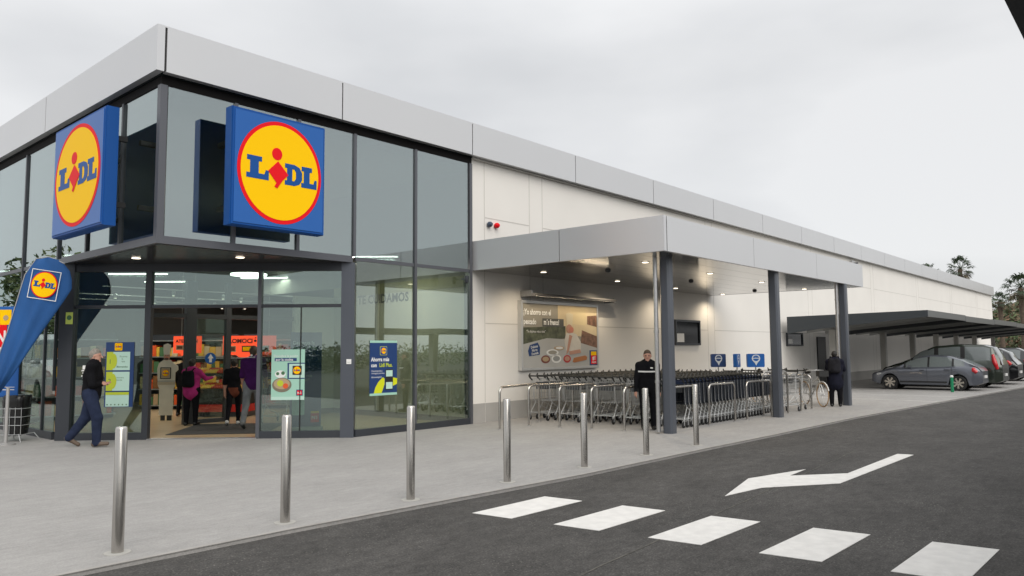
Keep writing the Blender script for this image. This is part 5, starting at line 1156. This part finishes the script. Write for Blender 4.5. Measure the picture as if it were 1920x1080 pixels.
GRN = mat('car_dark_green_paint', (.035, .045, .034), .2, metal=.4, coat=.9); BLK = mat('car_black_paint', (.006, .006, .008), .14, metal=.2, coat=.9); WHT = mat('car_white_paint', (.6, .6, .6), .3, coat=.6)
c1 = car('grey five-door hatchback parked nearest the canopy', 'parked_car', 4.26, 1.77, [(0, .62), (.15, .70), (1.0, .90), (2.2, .95), (3.6, .99), (4.1, .96), (4.26, .80)],
         [(0, .62), (.12, .72), (.9, .93), (1.15, 1.0), (1.6, 1.24), (2.0, 1.42), (2.45, 1.49), (3.0, 1.45), (3.5, 1.30), (3.85, 1.13), (4.12, .99), (4.26, .81)], None, GREY, .31, (.80, 3.41),
         dict(side=[(1.45, 2.25), (2.36, 3.18), (3.24, 3.62)], front=(1.05, 1.9), rear=(3.45, 3.98)), [(0, .62), (.2, .80), (.6, .93), (1.2, .99), (2.2, 1), (3.3, .99), (3.9, .93), (4.16, .82), (4.26, .70)], roofw=.70, rear_lamp=(3.98, .86, .10))
c1.location = (26.95, -2.55, 0); c1.rotation_euler = (0, 0, R(-90)); c1.scale = (.87,)*3
c2 = car('dark green-grey minivan parked beside the grey hatchback', 'parked_car', 4.9, 1.9, [(0, .75), (.2, .86), (1.0, 1.08), (2.4, 1.13), (4.4, 1.2), (4.9, 1.0)],
         [(0, .75), (.15, .88), (.8, 1.08), (1.2, 1.25), (1.8, 1.66), (2.3, 1.86), (3.2, 1.93), (4.2, 1.90), (4.55, 1.80), (4.78, 1.4), (4.9, 1.02)], None, GRN, .34, (.9, 3.95),
         dict(side=[(1.4, 2.3), (2.42, 3.35), (3.5, 4.45)], front=(1.0, 2.0), rear=(4.5, 4.8)), [(0, .66), (.3, .86), (.8, .96), (1.6, 1), (3.8, 1), (4.6, .95), (4.9, .84)], roofw=.80, rear_lamp=(4.62, 1.15, .32))
c2.location = (29.55, -2.25, 0); c2.rotation_euler = (0, 0, R(-90)); c2.scale = (.87,)*3
c3 = car('black off-roader parked beyond the minivan', 'parked_car', 4.55, 1.88, [(0, .80), (.2, .92), (1.1, 1.05), (3.9, 1.10), (4.4, 1.05), (4.55, .9)],
         [(0, .8), (.15, .94), (1.1, 1.1), (1.4, 1.3), (1.9, 1.62), (2.4, 1.70), (3.8, 1.68), (4.2, 1.5), (4.42, 1.1), (4.55, .92)], None, BLK, .37, (.9, 3.6),
         dict(side=[(1.45, 2.3), (2.4, 3.3), (3.36, 3.95)], front=(1.15, 1.95), rear=(3.95, 4.4)), [(0, .7), (.3, .88), (.8, .97), (1.6, 1), (3.6, 1), (4.2, .95), (4.55, .84)], roofw=.78, rear_lamp=(4.2, 1.0, .08))
c3.location = (33.0, -2.45, 0); c3.rotation_euler = (0, 0, R(-90)); c3.scale = (.9,)*3
copy_tree(c3, (37.0, -2.55, 0), R(-90), 'black car at the right picture edge, farthest of the row', .9)
# cars across the drive, seen mirrored in the glass front
def far_car(src, x, y, rz, label):
    c = copy_tree(src, (x, y, -.035), rz, label, 1.0); c['group'] = 'cars across the drive'
    return c
far_car(c1, 4.5, -15.9, R(90), 'grey hatchback across the drive, mirrored in the glass front')
far_car(c2, 7.6, -16.3, R(90), 'minivan across the drive, mirrored in the glass front')
far_car(c3, 10.6, -16.0, R(90), 'black off-roader across the drive, mirrored in the glass front')
v_ = car('white van parked on the left, mirrored in the left-hand glass', 'parked_van', 5.2, 2.0, [(0, .85), (.3, 1.0), (1.0, 1.25), (5.0, 1.3), (5.2, 1.2)], [(0, .85), (.2, 1.05), (.7, 1.3), (1.5, 2.05), (2.0, 2.25), (4.9, 2.3), (5.2, 2.1)], None, WHT, .35, (1.0, 4.1),
         dict(side=[(1.1, 2.1), (2.2, 3.0)], front=(.8, 1.6), rear=(5.1, 5.15)), [(0, .75), (.4, .93), (1, 1), (5.0, 1), (5.2, .95)], roofw=.88, rear_lamp=(5.1, 1.2, .2), group=None)
v_['category'] = 'van'; v_.location = (-4.0, 15.2, 0); v_.rotation_euler = (0, 0, R(95))

# ------------------------------------------------------------------ vegetation
def leafy(name, cen, rad, n, m, seed, size=.35, par=None, clumps=14):
    rg = random.Random(seed); mb = MB(); cs = []
    for i in range(clumps):
        while True:
            p_ = Vector((rg.uniform(-1, 1), rg.uniform(-1, 1), rg.uniform(-1, 1)))
            if p_.length < 1: break
        cs.append((Vector((p_.x*rad[0], p_.y*rad[1], p_.z*rad[2]))*.8, rg.uniform(.25, .5)))
    for i in range(n):
        c_, q_ = rg.choice(cs); v = Vector((rg.gauss(0, 1), rg.gauss(0, 1), rg.gauss(0, 1))).normalized()*q_*rg.uniform(.5, 1)**.5
        p_ = Vector(cen)+c_+Vector((v.x*rad[0], v.y*rad[1], v.z*rad[2])); u = Vector((rg.gauss(0, 1), rg.gauss(0, 1), rg.gauss(0, .6))).normalized(); t = u.orthogonal().normalized(); s = size*rg.uniform(.5, 1.2)
        mb.add([p_-u*s, p_+t*s*.35, p_+u*s, p_-t*s*.35], [(0, 1, 2, 3)], m[rg.randrange(len(m))])
    return mb.build(name, None, par)
LG = [mat('leaf_dark', (.035, .06, .022), .7), mat('leaf_mid', (.06, .095, .03), .7), mat('leaf_light', (.10, .13, .045), .7)]
LB = [mat('scrub_brown', (.13, .09, .05), .8), mat('scrub_rust', (.17, .10, .06), .8), mat('leaf_mid', (.06, .095, .03), .7)]
BARK = mat('bark', (.12, .09, .065), .9, var=.3, scale=6)
def tree(loc, h_, r_, label, seed, group, n=1500):
    o = empty('broadleaf_tree', loc, label, 'tree', group); rg = random.Random(seed); mb = MB(); mb.tube([(0, 0, 0), (.05, .03, h_*.3), (-.04, .08, h_*.55), (.05, 0, h_*.8)], [.16, .13, .09, .04], 8, BARK)
    for i in range(6): a = rg.uniform(0, 6.28); mb.tube([(0, 0, h_*(.35+.06*i)), (math.cos(a)*r_*.5, math.sin(a)*r_*.5, h_*(.5+.06*i))], [.06, .02], 5, BARK)
    mb.build('trunk', None, o); leafy('crown', (0, 0, h_*.64), (r_, r_, h_*.36), n, LG[1:]+[mat('leaf_pale', (.16, .18, .07), .7)], seed, .20, o, 20); return o
tg_ = 'trees beyond the left-hand glass front'
tree((-5.5, 25, 0), 5.9, 1.5, 'leafy tree mirrored in the left-hand glass, at the left edge', 1, tg_); tree((-8.5, 31, 0), 7.0, 1.8, 'second leafy tree mirrored in the left-hand glass', 2, tg_); tree((-10.5, 38, 0), 7.8, 1.8, 'slimmer leafy tree mirrored in the left-hand glass', 3, tg_)
wd = leafy('tree_line', (15, -50, 1.1), (60, 3, 1.5), 20000, LG, 31, .2, None, 120); tag(wd, 'low dark tree line beyond the car park, mirrored in the glass', 'trees', kind='stuff')
wd = leafy('tree_line', (-38, -38, 1.0), (22, 22, 1.3), 24000, LG, 33, .22, None, 90); tag(wd, 'taller dark trees across the car park, mirrored in the entrance glass', 'trees', kind='stuff')
for i_, (x_, y_, sr_, l_) in enumerate(((-16, -19, c1, 'grey hatchback behind the viewer, mirrored in the entrance glass'), (-19, -17, c3, 'black off-roader behind the viewer, mirrored in the entrance glass'), (-13, -22, c2, 'minivan behind the viewer, mirrored in the entrance glass'))): far_car(sr_, x_, y_, R(50), l_)
# palms beyond the roof
PL = [mat('palm_leaf', (.030, .050, .022), .6), mat('palm_leaf_dry', (.10, .08, .045), .7), mat('palm_leaf_mid', (.05, .08, .035), .6)]
def palm(loc, h_, r_, label, seed, nf=22):
    o = empty('palm_tree', loc, label, 'palm tree', 'palms beyond the building'); rg = random.Random(seed); mb = MB()
    mb.tube([(0, 0, 0), (.08, 0, h_*.5), (0, .05, h_-.2)], [.30, .24, .26], 10, BARK); mb.build('trunk', None, o, True)
    fr_ = MB()
    for i in range(nf):
        a = 2.4*i+rg.uniform(-.3, .3); e = 1.35-2.25*(i/nf)**.8+rg.uniform(-.12, .12); st = r_*rg.uniform(.50, .66); base = Vector((0, 0, h_-.1)); dr_ = Vector((math.cos(a)*math.cos(e), math.sin(a)*math.cos(e), math.sin(e)))
        tip = base+dr_*st; fr_.tube([base, base+dr_*st*.5+Vector((0, 0, .05)), tip], [.035, .028, .02], 4, PL[0 if e > -.3 else 1])
        sd = dr_.cross(Vector((0, 0, 1))).normalized(); upv = sd.cross(dr_); m_ = PL[1] if e < -.55 else PL[rg.choice((0, 2))]
        for k in range(17):     # fan of narrow drooping segments
            t = R(-125+250*k/16); d2 = (dr_*math.cos(t)+sd*math.sin(t)+upv*rg.uniform(-.2, .2)).normalized(); ln = r_*.40*rg.uniform(.75, 1.1)*(1-.25*abs(t)/2.2)
            mid_ = tip+d2*ln*.55; end = tip+d2*ln+Vector((0, 0, -.38*ln)); wv = d2.cross(upv).normalized()*.045*r_*.6
            fr_.add([tip, mid_+wv, end, mid_-wv], [(0, 1, 2, 3)], m_)
    fr_.build('crown', None, o); return o
palm((104, 8.4, 0), 11.5, 2.1, 'tall palm standing clear above the far end of the roof', 5)
palm((101.3, 11.6, 0), 10.9, 1.7, 'palm whose top just shows over the roof, leftmost', 6)
palm((102.8, 9.9, 0), 9.9, 1.4, 'small palm crown between the leftmost and the tall palm', 7)
palm((101, 3.9, 0), 7.0, 1.6, 'palm just right of the far building corner', 8)
palm((91, .5, 0), 7.9, 2.2, 'dark palm at the right picture edge', 9, 26)
# hill behind
hm = MB(); vs = []; fs = []; nx_, ny_ = 26, 14; rg = random.Random(12)
for i in range(nx_):
    for k in range(ny_):
        x = 118+i*4; y = -32+k*8; t = max(0, math.exp(-((x-165)/32)**2-((y+12)/36)**2)); vs.append((x, y, -1.2+16*t+rg.uniform(-.4, .4)*(t*2)))
for i in range(nx_-1):
    for k in range(ny_-1): fs.append((i*ny_+k, (i+1)*ny_+k, (i+1)*ny_+k+1, i*ny_+k+1))
hm.add(vs, fs, mat('hillside', (.11, .095, .05), .95, var=.4, scale=.12)); tag(hm.build('hill', None, None, True), kind='structure')
bs = leafy('scrub', (112, 4, 2.6), (9, 16, 3.4), 7000, LB+LG, 41, .35, None, 60); tag(bs, 'rusty brown and green scrub beyond the far end of the building', 'scrub', kind='stuff')
bs = leafy('shrubbery', (122, 2, 6.0), (8, 9, 3.2), 5200, LG[:2]+[LB[0]], 42, .4, None, 40); tag(bs, 'dark green bushes on the rise behind the palms', 'bushes', kind='stuff')
